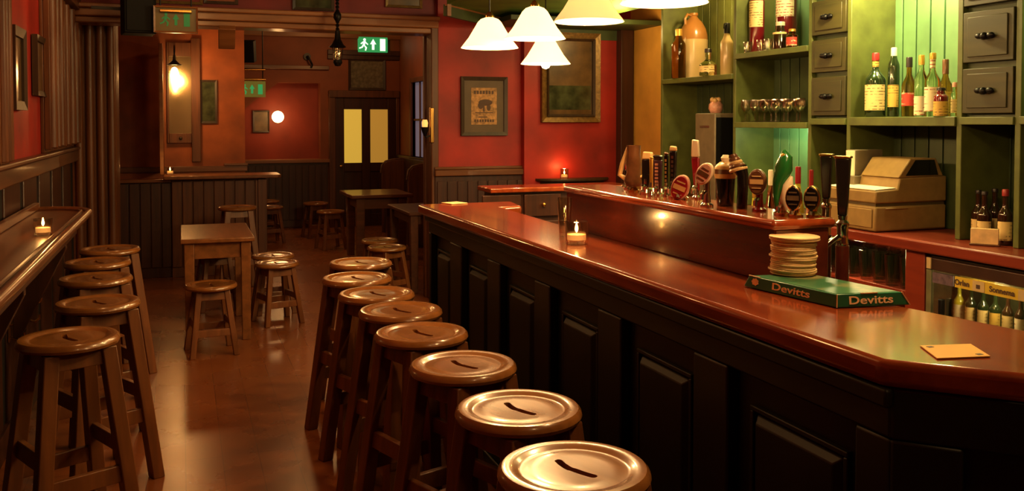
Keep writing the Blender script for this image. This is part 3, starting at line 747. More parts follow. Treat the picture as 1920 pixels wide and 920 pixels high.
def table(name, label, x0, x1, y0, y1, H, lw=.065, th=.032, ov=.025, drop=.11, wm='table'):
    cx, cy = (x0+x1)/2, (y0+y1)/2
    t = thing(name, label, 'table', (cx, cy, 0)); a, b = (x1-x0)/2, (y1-y0)/2
    MB().box(-a, a, -b, b, H-th, H).build('table_top', wm, t, .007)
    for sx in (-1, 1):
        for sy in (-1, 1):
            px, py = sx*(a-ov-lw/2), sy*(b-ov-lw/2); h = lw/2
            MB().hexa([(px-h*.85, py-h*.85, 0), (px+h*.85, py-h*.85, 0), (px+h*.85, py+h*.85, 0), (px-h*.85, py+h*.85, 0)], [(px-h, py-h, H-th), (px+h, py-h, H-th), (px+h, py+h, H-th), (px-h, py+h, H-th)]).build('leg', wm, t, .004)
    for sg in (-1, 1):
        MB().box(-a+ov+lw, a-ov-lw, sg*(b-ov-lw/2)-.012, sg*(b-ov-lw/2)+.012, H-th-drop, H-th).build('apron', wm, t, .003)
        MB().box(sg*(a-ov-lw/2)-.012, sg*(a-ov-lw/2)+.012, -b+ov+lw, b-ov-lw, H-th-drop, H-th).build('apron', wm, t, .003)
    return t
table('pub_table', 'small brown wooden table on square legs in the middle aisle', -.02, .46, 6.40, 7.32, .71)
a = P(616, 348, Z=.72); b = P(728, 364, Z=.72)
table('pub_table', 'dark wooden table standing before the lit door in the far room', 1.66, 2.32, b.y-.05, b.y+.75, .72, .09, .035, .06, .12, 'rail_x')
table('pub_table', 'dark table just beyond the far corner of the bar', 1.83, 2.45, 7.62, 8.50, .71, .07, .03, .02, .08, 'rail')

# settle under the window
t = thing('settle_bench', 'dark wooden settle with curved arm under the dusk window', 'bench', (2.60, 11.3, 0))
for y in (-.75, .75):
    m = MB(); m.prism([(-.08, 0), (.28, 0), (.28, .98), (.20, .98), (.06, .97), (-.02, .95), (-.06, .91), (-.08, .82)], -.02, .02, Matrix(((1, 0, 0, 0), (0, 0, 1, y), (0, 1, 0, 0), (0, 0, 0, 1))))
    e = m.build('end_panel', 'panel_mid', t, .005)
    m = MB(); m.tube([(.28, y, .985), (.18, y, .99), (.06, y, .975), (-.025, y, .955), (-.07, y, .91), (-.09, y, .80)], .016); m.build('arm_rail', 'rail', e)
MB().box(-.06, .26, -.73, .73, .40, .44).build('seat', 'rail', t, .004)
MB().box(.22, .26, -.73, .73, .44, 1.0).build('backrest', 'panel_dark', t, .004)
MB().box(-.05, -.02, -.73, .73, 0, .40).build('front_board', 'panel_dark', t, .004)

# ================================================================== BAR
ZB = 1.07
# plan: front edge, chamfer, return
ca, cb = P(1652, 675, Z=ZB), P(1920, 703, Z=ZB)
cq = ca+(cb-ca)*2.1
fr = [(1.14, 4.56), (ca.x, ca.y), (cq.x, cq.y), (2.6, cq.y)]
bk = [(2.6, 1.22), (1.66, 1.22), (1.50, 2.05), (1.48, 3.45), (1.50, 4.28), (1.62, 4.30), (1.66, 4.56)]
m = MB(); m.prism(fr+bk, ZB-.05, ZB)
tag(m.build('bar_worktop', 'bar_top', None, .014), 'long glossy red mahogany bar top with angled near corner', 'bar top')
t = thing('bar_counter', 'dark green panelled bar front below the mahogany top', 'bar counter')
BX = 1.195
# main face carcass behind the panels
BY = ca.y-.005
c0 = Vector((BX, BY, 0)); c1 = c0+(cq-ca)*.96; c1.z = 0
dq = (c1-c0).normalized(); nq = Vector((-dq.y, dq.x, 0))*.036
f2 = [(BX+.035, 4.52), (BX+.035, BY+.02), (c0+dq*.02+nq).xy[:], (c1+nq).xy[:], (2.58, c1.y+.036), (2.58, 1.16), (1.60, 1.16), (1.46, 1.95), (1.46, 4.24), (1.60, 4.24), (1.60, 4.52)]
MB().prism(f2, 0, ZB-.05).build('carcass', 'bar_green', t)
edges = [4.51, 3.97, 3.434, 2.905, 2.36, 1.81]
wids = [.36, .38, .385, .39, .40, .43]
zt_, zb_ = .925, .16
# framing stiles and rails (4 cm proud of the carcass), panels with raised fields
m = MB()
m.box(BX, BX+.035, BY, 4.545, zt_, ZB-.05); m.box(BX, BX+.035, BY, 4.545, 0, zb_)
ys = [4.545]+[v for e, wd in zip(edges, wids) for v in (e, e-wd)]+[BY]
for k in range(0, len(ys), 2): m.box(BX, BX+.035, ys[k+1], ys[k], zb_, zt_)
m.build('framing', 'bar_green', t, .006)
m = MB(); m.box(BX-.02, BX, BY-.01, 4.55, ZB-.085, ZB-.05); m.box(BX-.012, BX, BY-.01, 4.55, 0, .11); m.build('moulding', 'bar_green', t, .008)
for e, wd in zip(edges, wids):
    y1, y0 = e-.075, e-wd+.055
    z0, z1 = zb_+.08, zt_-.085
    x0, x1 = BX+.036, BX+.012
    m = MB().hexa([(x0, y0, z0), (x0, y1, z0), (x0, y1, z1), (x0, y0, z1)], [(x1, y0+.022, z0+.022), (x1, y1-.022, z0+.022), (x1, y1-.022, z1-.022), (x1, y0+.022, z1-.022)])
    m.box(x1+.008, x0, y0-.012, y1+.012, z0-.012, z0); m.box(x1+.008, x0, y0-.012, y1+.012, z1, z1+.012); m.box(x1+.008, x0, y0-.012, y0, z0, z1); m.box(x1+.008, x0, y1, y1+.012, z0, z1)
    m.build('panel', 'bar_green', t, .003)
# chamfer face
dv = (c1-c0); L = dv.length; ang = math.atan2(dv.y, dv.x)
R_ = Matrix.Translation(c0) @ Matrix.Rotation(ang, 4, 'Z')
m = MB()
for (a, b, c_, d_) in ((0, L, zt_, ZB-.05), (0, L, 0, zb_), (0, .12, zb_, zt_), (L-.10, L, zb_, zt_)): m.box(a, b, -.0, .035, c_, d_, R_)
m.build('corner_framing', 'bar_green', t, .006)
m = MB().box(.18, L-.16, .012, .035, zb_+.08, zt_-.085, R_); m.build('corner_panel', 'bar_green', t, .01)

# raised mahogany upstand
UX0, UX1, UY0, UY1, UZ = 1.462, 1.655, 1.985, 3.37, 1.24
t = thing('raised_shelf', 'raised dark mahogany upstand along the back of the bar top', 'shelf', (0, 0, ZB))
MB().box(UX0, UX1-.02, UY0+.01, UY1, 0, UZ-ZB-.025).build('upstand_panel', 'mahogany', t, .004)
MB().box(UX0-.014, UX1, UY0, UY1+.01, UZ-ZB-.028, UZ-ZB).build('cap_board', 'bar_top', t, .012)
# drip trays and pipe trunk that carry the taps below the cap on the serving side
t = thing('counter_cabinet', 'dark drawer cabinet with mahogany top closing the far end of the bar', 'cabinet', (0, 5.3, 0))
cx0 = P(921, 358, Y=5.26).x
MB().box(cx0, 2.75, -.03, .24, 1.055, 1.085).build('cabinet_top', 'bar_top', t, .006)
MB().box(cx0+.04, 2.74, .01, .22, 0, 1.055).build('carcass', 'panel_dark', t, .004)
for k, (u, v) in enumerate(((941, 370), (1018, 373))):
    p = P(u, v, Y=5.29)
    d = MB().box(p.x-.125, p.x+.125, -.012, .01, .90, 1.04).build('drawer', 'panel_dark', t, .004)
    MB().ball((p.x, -.03, .975), .014, 12).cyl((p.x, -.028, .975), (p.x, -.01, .975), .006).build('knob', 'brass', d)
MB().box(cx0+.05, 2.7, -.008, .01, .1, .87).build('front_panel', 'panel_dark', t, .004)

# ---- pendant lamps; the first is out of view, added to brighten the bar
lamps = [(1690, -96, 2.05, 'added unseen pendant lamp with cream glass shade nearest the angled bar corner'), (1245, 6, 3.10, 'pendant lamp with white glass shade cut off at the top edge, nearest'), (1104, 41, 3.83, 'cream lit pendant lamp right of the lamp cluster over the bar'),
         (1003, 73, 4.43, 'middle white glowing pendant lamp with its shade highest in the cluster'), (918, 90, 4.72, 'leftmost white glowing pendant lamp over the bar'),
         (1023, 120, 5.45, 'lowest and smallest looking pendant lamp with its bulb flaring below')]
pl = None
for u, v, D, lab in lamps:
    p = P(u, v, D=D)
    t = thing('pendant_lamp', lab, 'pendant lamp', p, 0, 'pendant lamps over the bar')
    H = .155
    MB().lathe([(.150, 0), (.146, .006), (.110, .052), (.078, .105), (.062, .133), (.046, .149), (.022, .158), (.022, .154), (.044, .145), (.060, .129), (.076, .102), (.108, .049), (.145, .001)], 40).build('lamp_shade', 'shade' if D in (3.83, 2.05) else 'shade_bright', t)
    MB().lathe([(0, .02), (.02, .028), (.030, .048), (.028, .07), (.014, .10), (.012, .12), (0, .12)] if D != 5.45 else [(0, -.03), (.02, -.022), (.031, 0), (.028, .03), (.014, .06), (.012, .10), (0, .12)], 18).build('bulb', 'bulb', t)
    MB().lathe([(0, .12), (.018, .12), (.024, .15), (.024, .165), (.012, .185), (0, .19)], 16).build('lamp_holder', 'brass', t)
    tz = (2.78 if D != 5.45 else 2.357)-p.z
    MB().cyl((0, 0, .185), (0, 0, tz), .004, seg=8).lathe([(0, -.03), (.045, -.03), (.05, 0), (0, 0)], 16, (0, 0, tz)).build('cord', 'iron', t)
    light('pendant_light', p+Vector((0, 0, .0 if D != 5.45 else -.05)), 22, (1, .60, .25), .03)

# green soffit over the service side
z_c = 2.36
a = P(838, 8, Z=z_c); b = P(957, 38, Z=z_c)
t = thing('bar_canopy', 'green painted canopy hanging over the service side of the bar', 'canopy', (0, 0, z_c))
MB().prism([(a.x, .5), (a.x, a.y), (b.x, b.y), (3.30, b.y), (3.30, .5)], 0, .05).build('soffit_board', 'soffit_green', t)
def plank(m, p, q, z0, z1, th):
    d = Vector((q[0]-p[0], q[1]-p[1], 0)); L = d.length; n = Matrix.Translation((p[0], p[1], 0)) @ Matrix.Rotation(math.atan2(d.y, d.x), 4, 'Z')
    return m.box(0, L, 0, th, z0, z1, n)
m = MB(); plank(m, (a.x, a.y), (b.x, b.y), -.085, 0, .03); plank(m, (b.x, b.y), (3.30, b.y), -.085, 0, .03)
m.build('fascia', 'green_dark', t)
m = MB(); plank(m, (a.x-.005, a.y-.012), (b.x+.005, b.y-.012), -.012, 0, .014); plank(m, (b.x, b.y-.012), (3.30, b.y-.012), -.012, 0, .014); m.box(a.x, a.x+.03, a.y-.012, a.y+.02, -.085, 0)
m.build('bead', 'beam', t)

# ================================================================== BACK BAR
SX = 3.38          # shelf front plane
SB = 3.70          # back boards
CZ = .95           # back counter top
def Yu(u, X=SX): return P(u, 300, X=X).y
Y = {u: Yu(u) for u in (1240, 1376, 1517, 1590, 1797, 1907)}
t = thing('back_bar_shelving', 'tall green painted back bar shelving with drawers', 'shelving', (SX, 0, CZ))
zz = lambda u, v: P(u, v, X=SX).z-CZ
TOP = 2.74-CZ
def upright(y, w=.03, m_='green'):
    return MB().box(0, .31, y-w/2, y+w/2, 0, TOP).build('upright', m_, t, .003)
for u in (1240, 1376, 1517, 1590, 1797, 1907): upright(Y[u])
upright(2.35); upright(1.7)
def shelf(y0, y1, z, th=.035):
    return MB().box(-.012, .30, y0+.014, y1-.014, z-th, z).build('shelf', 'green', t, .003)
def back(y0, y1, m_, z0=0, z1=None):
    z1 = TOP if z1 is None else z1
    m = MB(); y = y0; m.box(.306, .312, y0, y1, z0, z1)
    while y < y1-.01:
        e = min(y+.092, y1); m.box(.296, .306, y+.004, e-.002, z0, z1); y += .096
    return m.build('back_board', m_, t, .002)
s1 = zz(1305, 144); s2a = zz(1447, 93); s2b = zz(1447, 229); s4 = zz(1693, 232); s3 = zz(1555, 222); s5 = zz(1850, 219)
s4 = zz(1693, 219)
shelf(Y[1376], Y[1240], s1); shelf(Y[1517], Y[1376], s2a); shelf(Y[1517], Y[1376], s2b); shelf(Y[1590], Y[1517], s3); shelf(Y[1797], Y[1590], s4, .045); shelf(Y[1907], Y[1797], s5); shelf(2.35, Y[1907], s4)
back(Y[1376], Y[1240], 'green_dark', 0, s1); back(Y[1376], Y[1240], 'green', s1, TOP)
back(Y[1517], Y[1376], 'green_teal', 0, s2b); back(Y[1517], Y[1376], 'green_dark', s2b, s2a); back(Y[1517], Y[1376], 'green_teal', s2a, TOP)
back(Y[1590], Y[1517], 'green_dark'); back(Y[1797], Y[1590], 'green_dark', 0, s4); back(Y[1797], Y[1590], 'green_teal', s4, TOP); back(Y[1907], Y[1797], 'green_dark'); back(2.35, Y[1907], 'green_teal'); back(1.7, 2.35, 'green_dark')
# drawer stacks
def drawers(y0, y1, zs, kname):
    m = MB().box(.03, .29, y0+.016, y1-.016, zs[-1]-.01, TOP).build('drawer_carcass', 'green_dark', t)
    for zb, zt in zip(zs[1:], zs[:-1]):
        d = MB().box(-.006, .03, y0+.022, y1-.022, zb+.016, zt-.012).box(-.012, -.006, y0+.05, y1-.05, zb+.04, zt-.036).build('drawer', 'drawer', t, .004)
        yc, zc = (y0+y1)/2, (zb+zt)/2
        MB().ball((-.028, yc, zc), .017, 14).ball((-.024, yc+.030, zc+.002), .017, 12, .7, 1.25, .8).ball((-.024, yc-.030, zc+.002), .017, 12, .7, 1.25, .8).cyl((-.02, yc, zc), (-.004, yc, zc), .009).build('knob', 'iron', d)
drawers(Y[1590], Y[1517], [zz(1555, -120), zz(1555, -5), zz(1555, 69), zz(1555, 140), s3], 'iron')
drawers(Y[1907], Y[1797], [zz(1850, -110), zz(1850, 14), zz(1850, 122), s5], 'iron')

# back counter
t = tag(MB().prism([(3.19, 1.2), (3.19, 5.6), (3.26, 6.02), (3.70, 6.02), (3.70, 1.2)], CZ-.055, CZ-.001).build('back_counter', 'back_top', None, .008), 'dark red wooden counter top below the green back bar shelving', 'counter')
t = thing('glass_cabinet', 'dark red open fronted base unit under the back counter with glass shelf', 'cabinet')
yd = P(1703, 500, X=3.22).y
CB = CZ-.056
for y0, y1, n in ((yd-.10, yd+.02, 'divider'), (4.6, 4.64, 'divider'), (5.5, 5.54, 'divider')):
    MB().box(3.22, 3.66, y0, y1, 0, CB).build(n, 'back_top', t, .004)
MB().box(3.62, 3.66, yd, 5.54, 0, CB).build('back_panel', 'back_top', t)
MB().box(3.24, 3.62, yd+.02, 4.6, .67, .69).build('glass_shelf', 'back_top', t, .003)
MB().box(3.24, 3.62, 4.64, 5.5, .67, .69).build('glass_shelf', 'back_top', t, .003)
MB().box(3.24, 3.62, yd+.02, 5.5, 0, .1).build('plinth', 'mahogany', t)

# cooler
CX = 3.23
t = thing('bottle_cooler', 'glass fronted bottle cooler under the right end of the back counter', 'refrigerator', (CX, 0, 0))
y1, y0 = yd-.115, 2.05
m = MB(); m.box(0, .43, y1-.02, y1, .05, .885); m.box(0, .43, y0, y0+.02, .05, .885); m.box(.41, .43, y0, y1, .05, .885); m.box(0, .43, y0, y1, .05, .09); m.box(0, .43, y0, y1, .865, .885)
m.build('cabinet', 'fridge', t, .003)
MB().box(.03, .40, y0+.02, y1-.02, .56, .572).build('wire_shelf', 'cooler_in', t)
MB().box(.395, .41, y0+.02, y1-.02, .09, .865).build('liner', 'cooler_in', t)
h_ = MB().box(-.02, .0, y0, y1, .822, .876).build('header_panel', 'cooler_header', t, .004)
py = lambda u: P(u, 520, X=CX-.022).y
MB().box(-.026, -.02, py(1746), py(1738), .826, .876).build('price_tag', 'strip_cream', h_)
MB().box(-.024, -.016, py(1787), py(1749), .766, .812).build('violet_strip', 'strip_violet', t)
sp = MB().box(-.024, -.016, y0+.02, py(1791), .766, .814).build('yellow_strip', 'strip_yellow', t)
for ua, ub in ((1825, 1847), (1911, 1932)): MB().box(-.026, -.024, py(ub), py(ua), .768, .812).build('cream_patch', 'strip_cream', sp)
fm_ = lambda y, z: Matrix.Translation((-.0265, y, z)) @ Matrix(((0, 0, -1, 0), (-1, 0, 0, 0), (0, 1, 0, 0), (0, 0, 0, 1)))
text('lettering', 'Orlan', .034, 'print_ink', sp, fm_(py(1805), .790), .0004, .0007)
text('lettering', 'Sonnema', .034, 'print_ink', sp, fm_(py(1880), .790), .0004, .0007)
MB().box(-.0275, -.026, py(1839), py(1832), .780, .797).build('printed_mark', 'print_ink', sp)
m = MB(); ym = (y0+y1)/2-.02
m.box(-.016, .0, y1-.03, y1, .06, .82); m.box(-.016, .0, y0, y0+.03, .06, .82); m.box(-.016, .0, y0, y1, .06, .09); m.box(-.016, 0, ym-.025, ym+.025, .06, .82)
m.build('door_frame', 'cooler_in', t, .003)
MB().box(-.008, -.004, y0+.03, y1-.03, .09, .82).build('door_glass', 'glass', t)
MB().box(-.040, -.016, y1-.115, y1-.095, .45, .70).build('door_handle', 'iron', t, .004)

# ---------------------------------------------------------------- bottles
def bottle(name, label, cat, loc, H, R, gm, cm, lm=None, sh=.62, nr=.30, lz=(.12, .5), rz=0, group=None, neck=None, cap=(.86, 1.0), lw=1.15):
    t = thing(name, label, cat, loc, rz, group)
    n = R*nr
    MB().lathe([(0, 0), (R*.92, 0), (R, H*.02), (R, H*sh), (R*.93, H*(sh+.045)), (R*.62, H*(sh+.11)), (n*1.15, H*(sh+.17)), (n, H*(sh+.22)), (n, H*.95), (0, H*.95)], 24).build('bottle_body', gm, t)
    MB().lathe([(0, H*cap[0]), (n*1.22, H*cap[0]), (n*1.22, H*cap[1]-.004), (n*1.05, H*cap[1]), (0, H*cap[1])], 16).build('bottle_cap', cm, t)
    if lm:
        MB().lathe([(R*1.012, H*lz[0]), (R*1.012, H*lz[1])], 18, a0=-PI/2-lw, a1=-PI/2+lw).build('bottle_label', lm, t)
    if neck:
        MB().lathe([(n*1.06, H*(sh+.22)), (n*1.06, H*cap[0])], 16).build('neck_label', neck, t)
    return t
FACE = math.radians(-52)
def stand(u, v, X, zsurf):
    p = P(u, v, X=X); p.z = zsurf+.002; return p
def hpx(u, v0, v1, X): return abs(P(u, v0, X=X).z-P(u, v1, X=X).z)
zs4 = CZ+s4
def sb(u, vt, wpx, X, zs, lab, gm, cm, lm, **k):
    p = P(u, 200, X=X); p.z = zs+.002
    H = P(u, vt, X=X).z-zs; d = (p-EYE).dot(FWD); R = wpx/2/F*d
    p.y = min(p.y, k.pop('ymax', 99)-R)
    return bottle(k.pop('name', 'spirit_bottle'), lab, 'bottle', p, H, R, gm, cm, lm, rz=FACE, **k)
g4 = 'spirit bottles on the main shelf'
sb(1641, 100, 37, 3.47, zs4, 'dark green whiskey bottle with big cream label, leftmost on main shelf', 'glass_green', 'cap_red', 'label_cream', sh=.56, nr=.30, lz=(.10, .50), group=g4, neck='label_gold', cap=(.88, 1), lw=1.25)
sb(1630, 118, 14, 3.63, zs4, 'slim dark bottle behind the leftmost whiskey bottle', 'glass_green', 'cap_black', None, group=g4, sh=.6)
sb(1675, 90, 21, 3.53, zs4, 'tall slim green bottle with white cap on main shelf', 'glass_green', 'cap_white', 'label_gold', sh=.72, nr=.42, lz=(.14, .46), group=g4, cap=(.86, 1.0))
sb(1704, 108, 26, 3.52, zs4, 'clear bottle with black cap and amber spirit on main shelf', 'glass_amber', 'cap_black', 'label_red', sh=.52, nr=.36, lz=(.18, .40), group=g4, cap=(.83, 1.0))
sb(1727, 104, 25, 3.46, zs4, 'clear bottle with yellow and white cap and white label', 'glass_pale', 'cap_gold', 'label_white', sh=.58, nr=.36, lz=(.02, .33), group=g4, cap=(.84, 1.0), lw=1.3)
sb(1748, 100, 28, 3.45, zs4, 'tall pale whisky bottle with white neck label and red banded label', 'glass_pale', 'cap_gold', 'label_white', sh=.54, nr=.34, lz=(.08, .46), group=g4, neck='label_white', cap=(.90, 1.0), lw=1.3)
sb(1772, 112, 24, 3.56, zs4, 'amber bottle with brown foil neck on main shelf', 'glass_amber', 'tap_brown', 'label_gold', sh=.52, nr=.40, lz=(.04, .44), group=g4, cap=(.74, 1.0))
sb(1764, 165, 26, 3.385, zs4, 'short dark red bottle with gold label in front on main shelf', 'glass_red', 'cap_black', 'label_gold', sh=.66, nr=.5, lz=(.02, .52), group=g4, cap=(.9, 1.0), lw=1.3)
sb(1790, 155, 14, 3.46, zs4, 'small pale miniature bottle at the right end of main shelf', 'glass_pale', 'tap_pink', 'label_cream', sh=.62, nr=.55, lz=(.1, .5), group=g4)
# upper second bay
zs2 = CZ+s2a
gB = 'bottles on the upper second shelf'
sb(1408, -40, 28, 3.50, zs2, 'dark red bottle with cream label on upper shelf, left one', 'glass_red', 'cap_red', 'label_cream', sh=.66, nr=.36, lz=(.34, .68), group=gB, ymax=Y[1376]-.02)
sb(1473, -55, 40, 3.56, zs2, 'large dark bottle with bright red and white label on upper shelf', 'glass_red', 'cap_red', 'label_white', sh=.70, nr=.32, lz=(.42, .80), group=gB, lw=1.0)
sb(1462, 42, 28, 3.45, zs2, 'small dark round bottle in front of the red labelled bottle', 'glass_brown', 'cap_white', 'label_cream', sh=.55, nr=.5, lz=(.55, .62), group=gB)
sb(1484, 55, 22, 3.42, zs2, 'short bottle with red label beside the round dark bottle', 'glass_amber', 'cap_gold', 'label_red', sh=.62, nr=.5, lz=(.1, .55), group=gB)
def drink_glass(name, label, loc, H, R, group, stem=False, cat='glass', m_='glass'):
    t = thing(name, label, cat, loc, 0, group)
    if stem:
        MB().lathe([(0, 0), (R*.8, 0), (R*.8, .003), (.006, .008), (.004, H*.40), (R*.55, H*.48), (R, H*.70), (R*.9, H), (R*.87, H), (R*.95, H*.70), (R*.5, H*.50), (0, H*.46)], 20).build('bowl', m_, t)
    else:
        MB().lathe([(0, 0), (R*.78, 0), (R*.80, .01), (R, H*.75), (R*.98, H), (R*.94, H), (R*.95, H*.75), (R*.74, .014), (0, .012)], 18).build('bowl', m_, t)
    return t
for u, lab in ((1402, 'small tumbler at the left on the upper second shelf'), (1427, 'small tumbler in the middle of the upper second shelf'), (1441, 'small stemless glass beside the round dark bottle')):
    p = P(u, 88, X=3.41); p.z = zs2+.002; drink_glass('tumbler', lab, p, .07, .028, 'small glasses on the upper second shelf')
# lower second bay: stem glasses
zs2b = CZ+s2b
gw = None
k = 0
for X in (3.42, 3.52, 3.61):
    for u in ((1398, 1416, 1434, 1455, 1478, 1500) if X < 3.5 else (1402, 1424, 1446, 1470, 1494)):
        p = P(u, 230, X=X); p.z = zs2b+.002; H = (.15 if k % 3 else .13)
        if gw is None:
            gw = drink_glass('stem_glass', 'clear stem glass crowded with others on the second shelf above the taps', p, .14, .033, 'stem glasses on the second shelf', True)
        else: dup(gw, p, 0)
        k += 1
# top left bay: stoneware jug and flagons
zs1 = CZ+s1
p = P(1300, 100, X=3.565); p.z = zs1+.002
H = P(1300, 24, X=3.54).z-zs1
t = thing('stoneware_jug', 'large cream and brown stoneware flagon on the upper left shelf', 'jug', p)
R = .106
MB().lathe([(0, 0), (R*.97, 0), (R, .012), (R, H*.56), (R*.99, H*.60)], 32).lathe([(R*.99, H*.60), (R*.985, H*.601)], 32).build('jug_body', 'stone_cream', t)
MB().lathe([(R*.995, H*.595), (R*.98, H*.66), (R*.86, H*.76), (R*.62, H*.86), (R*.34, H*.92), (R*.26, H*.95), (R*.32, H*.965), (R*.32, H), (0, H)], 32).build('jug_shoulder', 'stone_brown', t)
MB().tube([(-.03, -.01, H*.96), (-.07, -.03, H*.97), (-.095, -.04, H*.90), (-.088, -.035, H*.82)], .010).build('jug_handle', 'stone_brown', t)
sb(1272, 55, 27, 3.405, zs1, 'glass decanter half in front of the stoneware flagon', 'glass_amber', 'cap_gold', None, sh=.66, nr=.4)
t = sb(1327, 92, 32, 3.395, zs1, 'squat round bottle with dark stopper before the stoneware flagon', 'glass_pale', 'cap_black', 'label_cream', sh=.40, nr=.34, lz=(.12, .36))
t = sb(1362, 44, 24, 3.47, zs1, 'pale soda syphon at the right end of the upper left shelf', 'stone_cream', 'iron', None, sh=.60, nr=.40, name='soda_syphon', cap=(.80, 1.0))
MB().tube([(0, -.01, hpx(1363, 44, 144, 3.48)*.93), (0, -.05, hpx(1363, 44, 144, 3.48)*.93), (0, -.055, hpx(1363, 44, 144, 3.48)*.86)], .007).build('spout', 'iron', t)
# grey box and pinkish ornament on the back counter
p = P(1338, 230, X=3.44); zt = P(1338, 212, X=3.44).z
t = thing('grey_machine', 'tall grey brown box machine standing on the back counter behind taps', 'machine', (3.50, p.y, CZ))
MB().box(-.13, .13, -.125, .125, 0, zt-CZ).build('housing', 'grey_box', t, .008)
MB().box(-.134, -.13, -.06, .06, zt-CZ-.10, zt-CZ-.085).build('trim_plate', 'chrome', t)
MB().box(-.12, .12, -.131, -.125, .03, zt-CZ-.03).build('side_panel', 'black', t)
p = P(1342, 205, X=3.48); p.z = zt
t = thing('trinket_basket', 'small pink woven ornament sitting on the grey box machine', 'ornament', p)
MB().lathe([(0, 0), (.035, 0), (.05, .03), (.048, .06), (.03, .085), (.025, .085), (.03, .06)], 16).build('bowl', 'tap_pink', t)
m = MB()
for k in range(6): m.ball((.025*math.cos(k), .025*math.sin(k), .085+.008*(k % 2)), .018, 10)
m.build('filling', 'tap_cream', t)

# beer bottles in the right bay, standing on the back counter
gb = 'brown beer bottles in the right bay'
for u, vb, X, lab, cap_, hh in ((1820, 452, 3.45, 'brown beer bottle with cream label, leftmost in the right bay', 'cap_black', .23), (1845, 452, 3.41, 'brown beer bottle with beige label, second from left in the right bay', 'cap_black', .23),
                        (1864, 452, 3.54, 'brown beer bottle without visible label, third in the right bay', 'cap_black', .235), (1884, 452, 3.43, 'brown beer bottle with red cap, rightmost in the right bay', 'cap_red', .245)):
    p = P(u, vb, X=X); p.z = CZ+.002; p.y = min(p.y, Y[1797]-.052)
    bottle('beer_bottle', lab, 'bottle', p, hh, .031, 'glass_brown', cap_, None if u == 1860 else 'label_cream', .52, .38, (.08, .42), FACE, gb, cap=(.93 if cap_ != 'cap_red' else .88, 1.0))
p = P(1846, 452, X=3.33); p.z = CZ
t = thing('menu_block', 'small beige card holder standing in front of the beer bottles', 'card holder', p, FACE)
MB().box(-.055, .055, -.012, .012, 0, .075).build('card', 'card', t, .002)
MB().box(-.06, .06, -.02, .02, 0, .008).build('foot', 'tap_brown', t, .002)

# ---------------------------------------------------------------- cash register
XZ = Matrix(((1, 0, 0, 0), (0, 0, 1, 0), (0, 1, 0, 0), (0, 0, 0, 1)))
tc_ = P(1641, 436, Z=CZ)
TD, TWD = .45, .37
t = thing('cash_register', 'beige cash register with raised display on the back counter', 'cash register', (tc_.x, tc_.y, CZ))
MB().box(0, TD, 0, TWD, .002, .128).build('cash_drawer', 'till', t, .010)
MB().box(-.006, 0, .02, TWD-.02, .02, .112).box(.06, .20, -.006, 0, .112, .118).build('drawer_front', 'till', t, .003)
MB().box(.008, TD-.008, .008, TWD-.008, .128, .142).build('shadow_joint', 'till_dark', t)
MB().prism([(0, .142), (TD, .142), (TD, .272), (.15, .266), (.135, .212), (0, .204)], 0, TWD, XZ).build('body', 'till', t, .008)
MB().prism([(.14, .266), (TD-.02, .270), (TD-.07, .362), (.215, .362)], .0, .27, XZ).build('display_housing', 'till', t, .006)
d = [c for c in t.children][-1]
MB().prism([(.185, .277), (TD-.06, .278), (TD-.085, .354), (.245, .354)], -.003, .004, XZ).build('screen', 'screen', d)
MB().prism([(.004, .2065), (.128, .2142), (.128, .2182), (.004, .2105)], .006, TWD-.006, XZ).build('key_sheet', 'paper', t)
MB().box(.10, .28, TWD-.10, TWD-.01, .205, .262).box(.12, .30, TWD-.085, TWD-.02, .262, .398).build('customer_display', 'grey_box', t, .004)
MB().box(.112, .12, TWD-.083, TWD-.022, .262, .394).build('lit_face', 'paper', t, .001)  # white sheet paints the bright light on this face of the display

# pint glasses on the glass shelf under the back counter
pg = None
for X in (3.285, 3.375, 3.465):
    y = yd+.075
    while y < 4.55:
        p = Vector((X+random.uniform(-.004, .004), y, .692))
        if pg is None: pg = drink_glass('pint_glass', 'clear pint glass standing with others on the shelf under back counter', p, .15, .040, 'pint glasses under the back counter')
        else: dup(pg, p, random.random())
        y += .092
# things in the cooler
gc = 'bottles in the cooler'
names = ['pale mixer bottle behind the cooler glass, leftmost', 'green mixer bottle behind the cooler glass, second from left', 'green mixer bottle behind the cooler glass, third from left', 'gold labelled green bottle behind the cooler glass, fourth from left', 'brown bottle with cream label behind the cooler glass', 'brown bottle with white label behind the cooler glass, rightmost']
for k, (u, gm, lm) in enumerate(((1798, 'yellow_liquid', 'label_white'), (1820, 'glass_green', 'label_cream'), (1843, 'glass_green', 'label_cream'), (1866, 'glass_green', 'label_gold'), (1890, 'glass_brown', 'label_cream'), (1914, 'glass_brown', 'label_white'))):
    p = P(u, 590, X=CX+.12); p.z = .574
    bottle('mixer_bottle', names[k], 'bottle', p, .19, .024, gm, 'cap_gold', lm, .5, .36, (.1, .45), math.radians(-60), gc, cap=(.92, 1.0))

